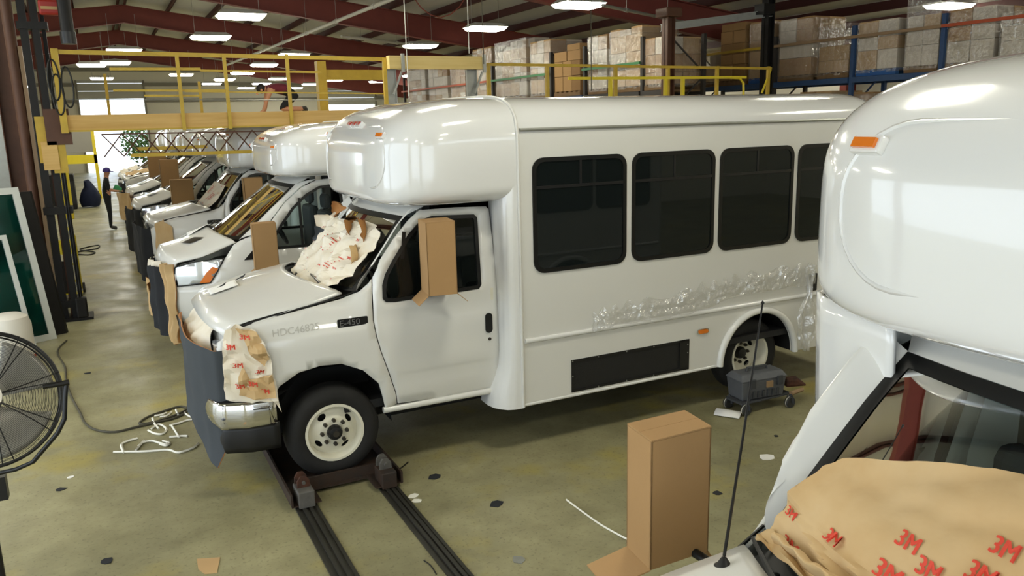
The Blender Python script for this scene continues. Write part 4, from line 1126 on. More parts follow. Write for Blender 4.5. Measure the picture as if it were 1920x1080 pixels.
# wiper lying over the sheet
wa, wb_ = npf(.955, -.13, .03), npf(.62, -.40, .03)
wq = MB().tube([wa-nb_, (wa+wb_)/2-nb_+Vector((0, 0, .012)), wb_-nb_], [.006, .011, .014], 6)
wq.move(tuple(nb_-Vector((NX, NY, 0)))).build('wiper_arm', 'satin_black', bus_near, smooth=50)

# ------------------------------------------------------------------ clear film on the large bus side
def film_top(x): return 1.06+.12*sm(3.6, 4.2, x)+.07*sm(4.4, 6.0, x)+.05*noise.noise((x*3, 1, 2))
def film_bot(x): return lerp(1.0, .985, x)+.0+.10*max(0, noise.noise((x*1.6, 5, 2)))+(.06 if 5 < x < 5.9 else .0)*1
def filmf(u, v):
    x = lerp(3.62, 6.28, u); z = lerp(1.0+.10*sm(4.6, 5.4, x)+.03*noise.noise((x*4, 7, 1)), 1.16+.14*sm(3.7, 5.6, x)+.05*noise.noise((x*3.1, 3, 8)), v)
    z += .035*math.sin(x*31+4*math.sin(x*5))*v*v
    am = .35+1.3*abs(noise.noise((x*2.3, 3, 3)))
    y = -BW-.028-.045*abs(noise.noise((x*8, z*10, 3)))*am-.040*abs(noise.noise((x*30, z*12, 6)))*am
    return Vector((x, y, z))
fb_ = Vector((4.9, -BW-.03, 1.1))
ft = empty('plastic_film', (4.9, 6.88-BW-.03, 1.1), label='crinkled clear plastic film along the belt line of the large bus', cat='film')
MB().grid(lambda u, v: filmf(u, v)-fb_, 200, 16).build('sheet', 'film', ft)
def tail(u, v):
    z = lerp(.42, 1.30, v); wdt = .03+.12*math.sin(PI*clamp((1.02-z)/.62))*(z < 1.02)+.05*sm(1.05, 1.3, z); x = 6.16+(u-.5)*2*wdt+.04*noise.noise((z*4, 2, 2))
    return Vector((x, -BW-.06-.05*abs(noise.noise((x*9, z*5, 4)))-.03*math.sin(u*12), z))-fb_
MB().grid(tail, 18, 40).build('hanging_tail', 'film', ft)
# ------------------------------------------------------------------ tool box on a castered creeper
tb = empty('creeper_cart', (5.40, 5.50, 0), label='low grey creeper on casters beside the rear wheel of the large bus', cat='cart')
MB().box(-.29, .34, -.10, .12, .105, .125).build('deck', 'tool_dark', tb, bevel=.005)
for cx, cy in ((-.24, -.10), (.27, -.15), (-.24, .14), (.27, .14)):
    c = MB().tube([(cx, cy, .12), (cx+.02, cy, .10)], .02, 8).bar((cx+.005, cy-.03, .11), (cx+.01, cy-.03, .05), .03, .005).bar((cx+.005, cy+.03, .11), (cx+.01, cy+.03, .05), .03, .005).build('caster', 'tool_dark', tb)
    MB().lathe([(.05, -.022), (.055, -.012), (.055, .012), (.05, .022), (.001, .022), (.001, -.022)], (cx, cy, .056), 'y', 20, closed=True).build('caster_wheel', 'caster_tyre', c, smooth=40)
    MB().lathe([(.0555, -.005), (.0565, 0), (.0555, .005)], (cx, cy, .056), 'y', 20).build('white_band', 'caster_white', c)
MB().tube([(.30, -.13, .13), (.46, -.12, .14)], .022, 8).build('handle_tube', 'rack_tan', tb)
tq = empty('tool_box', (5.40, 5.53, .126), rz=math.radians(-6), label='grey plastic tool box with ribbed base on the creeper by the rear wheel', cat='tool box')
MB().hexa([(-.235,-.11,0),(.235,-.11,0),(.235,.11,0),(-.235,.11,0),(-.255,-.125,.19),(.255,-.125,.19),(.255,.125,.19),(-.255,.125,.19)]).build('base', 'tool_grey', tq, bevel=.012)
ld = MB().hexa([(-.27,-.135,.19),(.27,-.135,.19),(.27,.135,.19),(-.27,.135,.19),(-.23,-.09,.25),(.23,-.09,.25),(.23,.09,.25),(-.23,.09,.25)]).build('lid', 'tool_grey', tq, bevel=.012)
MB().tube([(-.12,0,.25),(-.11,0,.285),(.11,0,.285),(.12,0,.25)], .012, 8).build('handle', 'tool_dark', ld, smooth=50)
for k in range(7): MB().box(-.18+.055*k, -.155+.055*k, -.128, -.108, .02, .085).build('rib', 'tool_dark', tq)
for x in (-.14, .17): MB().box(x-.03, x+.03, -.148, -.128, .12, .21).build('latch', 'tool_dark', tq, bevel=.004)
MB().box(.02, .09, -.142, -.126, .11, .17).build('label_plate', 'rack_tan', tq)
wt = MB().grid(lambda u, v: (lerp(-.09, .09, u), lerp(-.12, .12, v), .012+.030*math.sin(PI*u)), 10, 2).build('white_trim_piece', 'paper_white', None, smooth=50, solid=.004); wt.location = (5.04, 5.50, .0); wt.rotation_euler = (0, 0, .6)
tag(wt, 'short curved white trim piece on the floor beside the creeper', 'trim')
bo = MB().hexa([(0,-.05,0),(.24,-.05,0),(.24,.05,0),(0,.05,0),(.0,-.04,.10),(.12,-.04,.10),(.12,.04,.10),(.0,.04,.10)]).build('work_glove', 'rust', None, bevel=.03); bo.location = (5.72, 5.48, .162); bo.rotation_euler = (0, 0, -.3)
tag(bo, 'brown work glove on the handle end of the creeper', 'glove')

# ------------------------------------------------------------------ pedestal fan
dF = 4.55/1500; fc = EYE+ray(-28, 750)*dF; ax_ = (EYE-fc).normalized(); ax_ = (ax_+Vector((.10, 0, .12))).normalized()
FM = ax_.to_track_quat('Z', 'Y').to_matrix().to_4x4()
fan = empty('pedestal_fan', (fc.x, fc.y, 0), label='black wire-guard pedestal fan at the left edge', cat='fan')
FX = Matrix.Translation((0, 0, fc.z)) @ FM
def cage(r, zoff, dome, n, wr):
    mb = MB()
    for k in range(n):
        q = .10+(r-.10)*k/(n-1); z = zoff+dome*(1-(q/r)**3)
        mb.tube([(q*math.cos(2*PI*i/56), q*math.sin(2*PI*i/56), z) for i in range(56)], wr, 3, closed=True)
    return mb
RF = .385
cage(RF-.008, .07, .06, 34, .0013).xf(FX).build('front_guard_rings', 'fan_wire', fan)
cage(RF-.008, -.07, -.06, 18, .0015).xf(FX).build('rear_guard_rings', 'fan_wire', fan)
for k in range(8):
    for dl in (-.035, .035):
        a = 2*PI*k/8+.1; pts = []
        for i in range(9):
            q = .05+(RF-.05)*i/8; aa = a+dl*(.35+.65*i/8)*2.2; pts.append((q*math.cos(aa), q*math.sin(aa), .072+.06*(1-(q/RF)**3)))
        MB().tube(pts, .0032, 5).xf(FX).build('guard_spoke', 'fan_wire', fan)
MB().tube([(RF*math.cos(2*PI*i/64), RF*math.sin(2*PI*i/64), 0) for i in range(64)], .010, 8, closed=True).xf(FX).build('rim_band', 'fan_black', fan, smooth=60)
for zz in (-.07, .07): MB().tube([((RF-.004)*math.cos(2*PI*i/64), (RF-.004)*math.sin(2*PI*i/64), zz) for i in range(64)], .005, 6, closed=True).xf(FX).build('guard_hoop', 'fan_black', fan)
for k in range(4):
    a0 = 2*PI*k/4
    MB().grid(lambda u, v: (lambda q, a: (q*math.cos(a), q*math.sin(a), .05*(.5-v)))(lerp(.07, .35, u), a0+lerp(0, .95+.2*u, v)), 10, 8).xf(FX).build('blade', 'fan_blade', fan, smooth=50, solid=.002)
MB().lathe([(.001, .06), (.07, .05), (.085, .02), (.085, -.14), (.05, -.2), (.001, -.2)], (0, 0, 0), 'z', 24).xf(FX).build('motor', 'fan_black', fan, smooth=40)
MB().lathe([(.001, .14), (.07, .138), (.075, .12)], (0, 0, 0), 'z', 20).xf(FX).build('centre_badge', 'plastic_white', fan)
# yoke
yk = []
inv = FX.inverted()
for u, v in ((124, 718), (122, 745), (121, 785), (108, 812), (62, 866), (30, 880), (-30, 893), (-80, 890), (-120, 860), (-140, 800), (-140, 750)):
    p = EYE+ray(u, v)*dF; yk.append(p-Vector((fc.x, fc.y, 0)))
MB().tube(yk, .013, 8).build('yoke', 'fan_black', fan, smooth=50)
pv = yk[0]; pc = EYE+ray(80, 726)*dF*.985-Vector((fc.x, fc.y, 0))
MB().tube([pv+(pv-pc)*.12, pc], [.018, .012], 8).build('pivot_bracket', 'fan_black', fan, smooth=40)
lowp = min(yk, key=lambda p: p.z)
MB().cyl((lowp.x, lowp.y, lowp.z), (lowp.x, lowp.y, .03), .022, 12).build('pole', 'fan_black', fan)
MB().lathe([(.30, 0), (.30, .02), (.05, .05), (.03, .08)], (lowp.x, lowp.y, 0), 'z', 28).build('base', 'fan_black', fan, smooth=40)
MB().box(lowp.x-.10, lowp.x+.10, lowp.y-.02, lowp.y+.06, lowp.z-.16, lowp.z-.02).build('switch_box', 'fan_black', fan)
# cords on the floor
def floor_tube(name, pix, r, mt, label, cat, grp=None, n=6):
    pts = [on_z(u, v, 0) for u, v in pix]; out = []
    for i in range(len(pts)-1):
        p0, p1, p2, p3 = pts[max(0, i-1)], pts[i], pts[i+1], pts[min(len(pts)-1, i+2)]
        for t in [k/5 for k in range(5)]:
            out.append(.5*((2*p1)+(p2-p0)*t+(2*p0-5*p1+4*p2-p3)*t*t+(3*p1-p0-3*p2+p3)*t**3))
    out.append(pts[-1]); b = out[0]
    o = MB().tube([p-b+Vector((0, 0, r+.001)) for p in out], r, n).build(name, mt, None, smooth=60); o.location = (b.x, b.y, 0)
    return tag(o, label, cat, grp)
floor_tube('power_cord', [(125,640),(108,660),(122,690),(124,715),(134,745),(150,775),(160,795),(180,808),(215,812),(255,803),(290,795),(330,785),(352,772),(340,764),(310,772),(275,785),(262,797),(290,793),(325,782),(350,770),(352,764)], .011, 'cord_grey', 'long dark power cord snaking from the fan towards the bus nose', 'cord')
floor_tube('air_hose', [(150,468),(170,463),(186,461),(182,467),(160,471),(140,476),(165,479),(178,474),(150,470)], .014, 'cord_black', 'looped black air hose on the aisle floor by the yellow hand truck', 'hose')
hz = [Vector(p) for p in ((.58, 14.15, .75), (.50, 14.05, .5), (.46, 13.9, .2), (.50, 13.6, .03), (.58, 13.2, .02), (.66, 12.9, .03), (.72, 13.1, .15), (.70, 13.3, .35))]
o = MB().tube([p-hz[0] for p in hz], .022, 8).build('hanging_hose', 'cord_black', None, smooth=60); o.location = hz[0]; tag(o, 'black hose hanging from the nose of the third bus to the floor', 'hose')
# offcut strips on the floor
rs = random.Random(5)
strips = [[(213,850),(270,849),(315,846),(335,851),(362,842),(372,833)], [(231,848),(229,834),(258,824)], [(232,851),(228,838)], [(260,838),(268,832),(285,829),(300,833),(312,835),(318,829)],
          [(284,806),(298,798),(312,806),(305,816),(290,815),(278,809)], [(286,786),(290,796),(298,806)], [(300,784),(312,782),(322,774)], [(322,800),(330,812),(336,822)], [(318,822),(340,820),(352,820)], [(318,800),(334,796),(352,790),(368,788)],
          [(346,776),(354,782),(366,786)], [(270,828),(262,838),(255,846)], [(300,835),(312,838),(318,833),(305,829)], [(290,782),(303,780),(312,776)], [(330,770),(334,780)]]
for i, pz in enumerate(strips):
    floor_tube('trim_strip', pz, .011, 'strip_white', 'thin white trim offcut curled on the floor in front of the large bus', 'offcut', 'white offcut strips in front of the large bus', 4)
floor_tube('trim_strip', [(1062,939),(1090,960),(1125,985),(1160,1005),(1178,1014)], .008, 'strip_white', 'long white strip on the floor left of the foreground carton', 'offcut', None, 4)
# scraps of debris
def scrap(u, v, r, mt, label, cat='scrap', grp=None, h=.004, n=7, seed=0):
    p = on_z(u, v, 0); rr = random.Random(seed+u); pl = [(r*(.7+.6*rr.random())*math.cos(2*PI*k/n)*1.0, r*(.6+.6*rr.random())*math.sin(2*PI*k/n)) for k in range(n)]
    o = MB().prism(pl, 0, h, 'z').build('floor_scrap', mt, None); o.location = (p.x, p.y, .001); return tag(o, label, cat, grp)
pp_ = [on_z(u, v, 0) for u, v in ((369,1049), (413,1046), (407,1075), (384,1077), (372,1068))]; c_ = sum(pp_, Vector())/5
o = MB().prism([(p.x-c_.x, p.y-c_.y) for p in pp_], 0, .004, 'z').build('floor_scrap', 'cardboard_pale', None); o.location = (c_.x, c_.y, .001); tag(o, 'flat piece of tan cardboard on the floor at the bottom left', 'cardboard')
for u, v, r, mt, l in ((775,930,.045,'strip_white','larger pale disc scrap right of the right floor rail'), (782,940,.035,'strip_white','smaller pale disc scrap right of the right floor rail'), (813,894,.05,'foam_black','dark scrap on the floor right of the wheel cart'),
    (1438,858,.06,'paper_white','crumpled clear white scrap under the antenna on the floor'), (973,1050,.05,'galv','round grey scrap on the floor near the bottom centre'), (200,1052,.05,'foam_black','dark crumb on the floor at the bottom left'), (115,918,.035,'foam_black','small dark crumb on the floor below the fan'),
    (133,895,.025,'paper_white','tiny white crumb on the floor below the fan'), (1345,925,.04,'foam_black','dark round spot right of the foreground carton'), (930,945,.05,'foam_black','thin dark sliver on the open floor in the centre'), (1455,818,.02,'foam_black','dark speck on the floor behind the antenna'), (165,700,.04,'foam_black','dark scrap on the floor right of the fan')):
    scrap(u, v, r, mt, l, grp='small scraps on the floor')
floor_tube('floor_wire', [(795,1052),(808,1062),(818,1078)], .004, 'cord_black', 'short black wire on the floor between the rails at the bottom', 'wire')
floor_tube('floor_wire', [(735,885),(750,880),(765,868)], .006, 'cord_black', 'short black rod beside the wheel cart', 'rod')
floor_tube('floor_rod', [(1462,893),(1480,878),(1503,862)], .008, 'galv', 'grey metal rod on the floor by the nearest bus', 'rod')
# ------------------------------------------------------------------ raised work platform
PY = 13.3; DZ = 3.01
X0p, X1p = -.42, 4.45
pf = empty('work_platform', (2, PY, DZ), label='yellow railed work platform with a wooden fascia spanning over the third bus', cat='platform')
po_ = Vector((2, PY, DZ))
def pl_(mb, name, mt, **k): return mb.move((-2, -PY, -DZ)).build(name, mt, pf, **k)
pl_(MB().box(X0p, X1p, PY-.06, PY-.01, 2.79, DZ), 'fascia_board', 'wood_beam')
pl_(MB().box(X0p, X1p, PY-.08, PY-.06, 2.775, 2.80), 'fascia_trim', 'yellow_paint')
for k in range(12): pl_(MB().box(X0p, X1p, PY+.0+.32*k, PY+.315+.32*k, DZ-.035, DZ), 'deck_board', 'wood_pale')
for x in (X0p+.02, X1p-.02): pl_(MB().box(x-.03, x+.03, PY, PY+3.8, DZ-.10, DZ-.035), 'end_joist', 'yellow_paint')
def zx(u, v, y=PY): p = on_y(u, v, y); return p.x, p.z
for u, wd, zt in ((112, .09, 3.92), (337, .05, 3.86), (424, .05, 3.86), (540, .05, 3.88), (720, .06, 3.84)):
    x = zx(u, 170)[0]; pl_(MB().box(x-wd/2, x+wd/2, PY-.12, PY-.12+wd, 2.76, zt), 'rail_post', 'yellow_paint')
for u, z0, z1 in ((200, 3.0, 3.8), (375, 3.0, 3.66), ):
    x = on_y(u, 170, PY+3.6).x; pl_(MB().box(x-.025, x+.025, PY+3.6, PY+3.65, z0, z1), 'rail_post', 'yellow_paint')
for (u0, v0, u1, v1, w_) in ((108, 98, 722, 112, .06), (205, 130, 375, 130, .04), (212, 170, 425, 170, .03), (270, 180, 375, 180, .03), (345, 172, 722, 176, .02), (375, 133, 600, 136, .03)):
    a = zx(u0, v0); b = zx(u1, v1); pl_(MB().bar((a[0], PY-.08, a[1]), (b[0], PY-.08, b[1]), w_*.7, w_), 'guard_rail', 'yellow_paint')
a = zx(110, 187); b = zx(722, 188); pl_(MB().tube([(a[0], PY-.08, a[1]), (b[0], PY-.08, b[1])], .006, 5), 'safety_cable', 'galv')
a = zx(600, 131); b = zx(722, 150)
for z0_, z1_ in ((3.60, 3.72),): pl_(MB().box(on_y(604, 140, PY+3.6).x, on_y(722, 140, PY+3.6).x, PY+3.58, PY+3.66, on_y(650, 150, PY+3.6).z, on_y(650, 131, PY+3.6).z), 'header_rail', 'yellow_paint')
xq = on_y(604, 170, PY+3.6).x; pl_(MB().box(xq-.09, xq+.09, PY+3.5, PY+3.72, 3.0, 4.05), 'rail_post', 'yellow_paint')
# lattice truss hung below
t0, t1 = zx(190, 252)[0], zx(600, 252)[0]; n = 12
for k in range(n):
    xa, xb = lerp(t0, t1, k/n), lerp(t0, t1, (k+1)/n)
    for za, zb in ((2.73, 2.40), (2.40, 2.73)): pl_(MB().tube([(xa, PY+.02, za), (xb, PY+.02, zb)], .010, 5), 'lattice_rod', 'brown_column')
pl_(MB().bar((t0, PY+.02, 2.73), (t1, PY+.02, 2.70), .03, .02), 'truss_chord', 'brown_column')
pl_(MB().bar((zx(245, 290)[0], PY+.02, 2.41), (t1, PY+.02, 2.39), .05, .05), 'truss_chord', 'yellow_paint')
pl_(MB().bar((zx(255, 277)[0], PY+.10, 2.50), (zx(390, 276)[0], PY+.10, 2.50), .05, .05), 'truss_chord', 'yellow_paint')
# tower carrying the left end
tw = empty('lift_tower', (-.62, 13.55, 0), label='dark steel lift mast with yellow carriage at the left end of the platform', cat='mast')
for dx, dy, wd, mt in ((-.12, 0, .10, 'dark_steel'), (.03, -.05, .09, 'dark_steel'), (.12, .10, .05, 'dark_steel'), (-.02, .15, .05, 'brown_column')):
    MB().box(dx-wd/2, dx+wd/2, dy-wd/2, dy+wd/2, 0, 5.3).build('mast_rail', mt, tw)
for z in (.2, 1.6, 4.2): MB().box(-.20, .18, -.11, .18, z, z+.10).build('mast_tie', 'dark_steel', tw)
cg_ = MB().box(-.14, .16, -.20, -.12, 2.35, 3.0).box(.02, .20, -.24, -.18, 2.2, 2.9).build('carriage', 'yellow_paint', tw)
MB().box(-.10, .10, -.26, -.20, 2.25, 2.65).build('carriage_plate', 'wood_beam', cg_)
MB().box(-.02, .30, -.26, -.12, 2.60, 3.1).build('carriage_arm', 'brown_column', cg_)
MB().box(-.28, .26, -.20, .24, 0, .04).build('foot_plate', 'dark_steel', tw)
for dx in (.10, .13): MB().tube([(dx, -.12, 2.9), (dx, -.14, 1.4), (dx, -.13, .3)], .012, 6).build('lift_chain', 'dark_steel', tw)
MB().box(.05, .2, -.25, -.1, .05, .35).build('motor', 'dark_steel', tw, bevel=.02)
# hoses looped on the tower post
for i, (u, dx) in enumerate(((104, -.02), (122, .02), (110, -.03))):
    pts = [Vector((dx+.07*math.sin(a)*1.0, 0, .28*math.cos(a)-.1*i)) for a in [2*PI*k/20 for k in range(20)]]
    c = on_y(u, 150, PY-.125); o = MB().tube([p for p in pts], .012, 5, closed=True).build('coiled_cable', 'cord_black', None, smooth=60); o.location = c
    tag(o, ('black cable coil hung on the left side of the yellow corner post', 'black cable coil hung on the right side of the yellow corner post', 'lowest dark cable loop hung over the yellow corner post')[i], 'cable', 'cable coils on the platform post')
# hanging dark cylinder and red sign box above the tower
c = on_y(124, 40, 13.0); o = empty('hanging_duct', c, label='dark cylinder hanging from the roof at the top left', cat='duct')
MB().cyl((0, 0, -.28), (0, 0, .45), .085, 18).build('tube', 'dark_steel', o, smooth=50); MB().cyl((0, 0, -.30), (0, 0, -.14), .10, 18).build('collar', 'fan_black', o, smooth=50); MB().cyl((0, 0, .45), (0, 0, 3.3), .012, 6).build('hanger', 'dark_steel', o)
c = on_y(92, 14, 13.2); o = empty('sign_box', c, label='small red box with a pale stripe hanging beside the dark cylinder', cat='sign')
MB().box(-.13, .13, -.05, .05, -.10, .10).build('case', 'tank_red', o, bevel=.03); MB().box(-.10, .10, -.056, -.05, -.03, .01).build('stripe', 'cardboard_pale', o); MB().cyl((0, 0, .1), (0, 0, 2.7), .008, 5).build('hanger', 'galv', o)
# ------------------------------------------------------------------ timber header and right hand railing
hd_ = empty('header_frame', (5.3, 13.1, 2.9), label='pale timber header on two grey channels left of the wrapped pallets', cat='frame')
def hl_(mb, name, mt, par=None, **k): return mb.move((-5.3, -13.1, -2.9)).build(name, mt, par or hd_, **k)
a, b = zx(728, 115, 13.1)[0], zx(904, 115, 13.1)[0]
hl_(MB().box(a, b, 13.05, 13.2, 3.66, 3.87), 'timber_beam', 'wood_pale')
for s, x in ((1, a+.06), (-1, b-.16)):
    ch = hl_(MB().box(x-.10, x+.10, 13.24, 13.26, 1.0, 3.80).box(x-.10, x-.085, 13.2, 13.26, 1.0, 3.8).box(x+.085, x+.10, 13.2, 13.26, 1.0, 3.8), 'steel_channel', 'galv')
    hl_(MB().bar((x+.02, 13.15, 3.25), (x+.18, 13.15, 3.62), .03, .03), 'brace', 'galv')
    hl_(MB().box(x+.14, x+.19, 13.0, 13.05, 3.6, 3.9), 'end_strap', 'galv')
hl_(MB().box(a, b+6.8, 13.27, 14.0, 2.94, 2.98), 'deck', 'wood_pale')
for x_ in (a+.06, b-.16): hl_(MB().box(x_-.12, x_+.12, 13.1, 13.3, 0, 1.0), 'footing', 'galv')
rl = empty('guard_railing', (9.5, PY, 2.98), label='yellow steel railing running right behind the roof of the large bus', cat='railing')
def rl_(mb, name, mt='yellow_paint'): return mb.move((-9.5, -PY, -2.98)).build(name, mt, rl)
for u in (916, 1026, 1154, 1252, 1344, 1440):
    x = zx(u, 150)[0]; rl_(MB().box(x-.03, x+.03, PY-.03, PY+.03, 2.98, 3.76), 'rail_post')
a, b = zx(908, 120), zx(1446, 131)
rl_(MB().bar((a[0], PY, 3.76), (b[0], PY, 3.72), .04, .05), 'guard_rail'); 
a, b = zx(1050, 146), zx(1380, 141); rl_(MB().bar((a[0], PY-.3, 3.50), (b[0], PY-.3, 3.52), .04, .05), 'guard_rail', 'bright_yellow')
for u in (1128, 1230, 1262): x = zx(u, 165)[0]; rl_(MB().box(x-.03, x+.03, PY-.33, PY-.27, 2.98, 3.5), 'rail_post', 'bright_yellow')
x = zx(1375, 160)[0]; rl_(MB().tube([(x-.5, PY-.3, 3.52), (x-.1, PY-.3, 3.50), (x, PY-.3, 3.4), (x+.02, PY-.3, 2.98)], .025, 6), 'bent_end', 'bright_yellow')
a, b = zx(1395, 175), zx(1405, 140); rl_(MB().bar((a[0]+.5, PY, a[1]), (b[0]+.6, PY, b[1]+.1), .03, .03), 'brace', 'bright_yellow')
# dark posts and hoist beam
for (u, Y_, zt, wd, mt, l) in ((1438, 14.2, 5.45, .20, 'dark_steel', 'dark steel post with a pulley box at the top, right of the railing'), (1253, 14.15, 4.8, .20, 'brown_column', 'brown steel post behind the railing beside the tall wrapped stack')):
    p = on_y(u, 100, Y_); o = empty('support_post', (p.x, Y_, 0), label=l, cat='post')
    MB().box(-wd/2, wd/2, -.01, .01, 0, zt).box(-wd/2, -wd/2+.02, -wd/2, wd/2, 0, zt).box(wd/2-.02, wd/2, -wd/2, wd/2, 0, zt).build('shaft', mt, o)
    MB().box(-.2, .2, -.2, .2, zt, zt+.18).build('head', mt, o, bevel=.02)
    MB().box(-.2, .2, -.2, .2, 0, .02).build('base_plate', mt, o)
    if u == 1438: MB().box(-.28, .05, -.15, .15, zt-.5, zt-.28).build('pulley_box', 'fan_black', o)
a, b = on_y(1240, 52, 14.9), on_y(1450, 24, 14.2)
o = empty('hoist_beam', (a+b)/2, label='pale steel beam running to the pulley post under the white roof', cat='beam')
MB().bar(a-(a+b)/2, b-(a+b)/2, .02, .14).bar(a-(a+b)/2+Vector((0,0,.07)), b-(a+b)/2+Vector((0,0,.07)), .12, .015).bar(a-(a+b)/2-Vector((0,0,.07)), b-(a+b)/2-Vector((0,0,.07)), .12, .015).build('flanged_beam', 'galv', o)
# ceiling pipes
def pipe(name, p, q, r, mt, label, cat='pipe', grp=None):
    p, q = Vector(p), Vector(q); o = empty(name, (p+q)/2, label=label, cat=cat, group=grp); c = (p+q)/2
    MB().cyl(p-c, q-c, r, 8).build('run', mt, o, smooth=60)
    k = max(2, int((q-p).length/3))
    for i in range(k):
        m_ = p.lerp(q, (i+.5)/k); MB().cyl(m_-c, m_-c+Vector((0, 0, max(.2, roof_z(m_.x)-.3-m_.z))), .006, 5).build('hanger_rod', 'galv', o)
        MB().cyl((m_-(q-p).normalized()*.06)-c, (m_+(q-p).normalized()*.06)-c, r*1.35, 8).build('coupling', mt, o)
    return o
pipe('sprinkler_pipe', on_z(425, 122, 5.6), on_z(745, -6, 5.6), .05, 'pipe_white', 'long white pipe running diagonally under the dark rafters')
pipe('sprinkler_pipe', on_z(640, 68, 5.75), on_z(775, 84, 5.75), .05, 'pipe_white', 'short pale pipe running into the light above the timber header')
pipe('sprinkler_pipe', on_z(1130, 10, 5.0), on_z(1285, 42, 5.0), .035, 'galv', 'grey conduit under the white roof strips above the tall stack')
# hanging wires
for (u0, v0, u1, v1, Y_, l) in ((757, -10, 757, 180, 12.9, 'thin white cord hanging in front of the timber header'), (903, -10, 903, 120, 12.9, 'thin cord hanging at the right end of the timber header'), (1108, -5, 1108, 170, 12.9, 'thin dark cord hanging before the pallet rack'), (876, -5, 876, 100, 12.9, 'thin pale cord left of the wrapped pallets')):
    a, b = on_y(u0, v0, Y_), on_y(u0, v1, Y_); b.x = a.x; a.z = roof_z(a.x)-.3
    o = MB().cyl((0, 0, 0), (0, 0, a.z-b.z), .008, 5).build('ceiling_wire', 'pipe_white' if 'white' in l or 'pale' in l else 'cord_grey', None); o.location = b; tag(o, l, 'cord', 'thin cords hanging from the roof')
pts = [on_y(u, v, 16.0) for u, v in ((776, -4), (790, 15), (808, 28), (826, 33), (845, 27), (862, 12), (872, -4))]; c = pts[0]
o = MB().tube([p-c for p in pts], .012, 6).build('drooping_cable', 'red_oxide', None, smooth=60); o.location = c; tag(o, 'red cable drooping in a loop at the top centre', 'cable')

# ------------------------------------------------------------------ pallet racks
RKX = 15.0
RK2 = 11.6; KS = RK2/RKX
def rk(name, label, x): return empty(name, (x+.55, 0, 0), label=label, cat='rack', group='pallet racks along the right side')
def ups(t, y, h, mt):
    for x in (-.55, .50): 
        MB().box(x-.04, x+.04, y-.045, y+.045, 0, h).build('upright', mt, t)
    for k in range(int(h/.9)):
        s = 1 if k % 2 else -1; MB().bar((-.55*s, y, .1+.9*k), (.5*s, y, .95+.9*k), .03, .03).build('frame_brace', mt, t)
by = lambda u: on_x(u, 150, RKX).y
bz = lambda u: on_x(u, 150, RK2).y
BAYS = [(8.1, by(1763), 'rack_blue', 'rack_blue', 'rack_orange', 'pallet rack bay with the orange bar at the right edge'), (by(1763), by(1597), 'rack_blue', 'rack_blue', 'rack_tan', 'pallet rack bay with blue beam left of the orange bar'),
        (by(1597), by(1452), 'rack_blue', 'rack_blue', 'rack_tan', 'third pallet rack bay from the right edge, tan bar across'), (by(1452), by(1297), 'rack_dark', 'rack_blue', 'yellow_paint', 'pallet rack bay with the yellow bar beside the dark post'),
        (bz(1250), bz(1205), 'rack_dark', 'rack_dark', None, 'dark pallet rack bay beside the brown post'), (bz(1205), bz(1097), 'rack_dark', 'rack_dark', 'rack_green', 'pallet rack bay with green beam and the tallest stack'), (bz(1097), bz(1034), 'rack_dark', 'rack_blue', None, 'pallet rack bay behind the gap left of the tallest stack'),
        (bz(1034), bz(924), 'rack_dark', 'rack_blue', 'rack_green', 'pallet rack bay with silver wrapped loads'), (bz(924), bz(756), 'rack_dark', 'rack_orange', 'rack_orange', 'farthest pallet rack bay with orange beams behind the timber header')]
for bi, (y0, y1, um, bm, tm, l) in enumerate(BAYS):
    far = bi >= 4; t = rk('pallet_rack', l, RK2 if far else RKX); zk = (lambda z: 2.8+(z-2.8)*KS) if far else (lambda z: z)
    LV = (1.75, zk(3.45))
    ups(t, y0, 4.6, um)
    if bi in (3, 8): ups(t, y1-.1, 4.6, um)
    for z in LV:
        for x in (-.60, .55): MB().box(x-.03, x+.03, y0+.05, y1-.05, z-.06, z+.06).build('beam', bm, t)
        for k in range(4): yy = lerp(y0, y1, (k+.5)/4); MB().box(-.57, .52, yy-.04, yy+.04, z+.02, z+.06).build('shelf_slat', 'pallet_wood', t)
    if tm: MB().box(-.66, -.62, y0, y1, zk(4.33), zk(4.33)+.06).build('front_bar', tm, t)
unit = None
def carton_obj(t, c, s, mt):
    global unit
    key = mt
    if unit is None: unit = {}
    if key not in unit:
        mb = MB().box(-.5, .5, -.5, .5, -.5, .5); me = bpy.data.meshes.new('carton'); me.from_pydata(mb.v, [], mb.f); me.materials.append(M[mt]); unit[key] = me
    o = bpy.data.objects.new('carton', unit[key]); COL.objects.link(o); o.parent = t; o.location = c; o.scale = s; return o
plt_me = {}
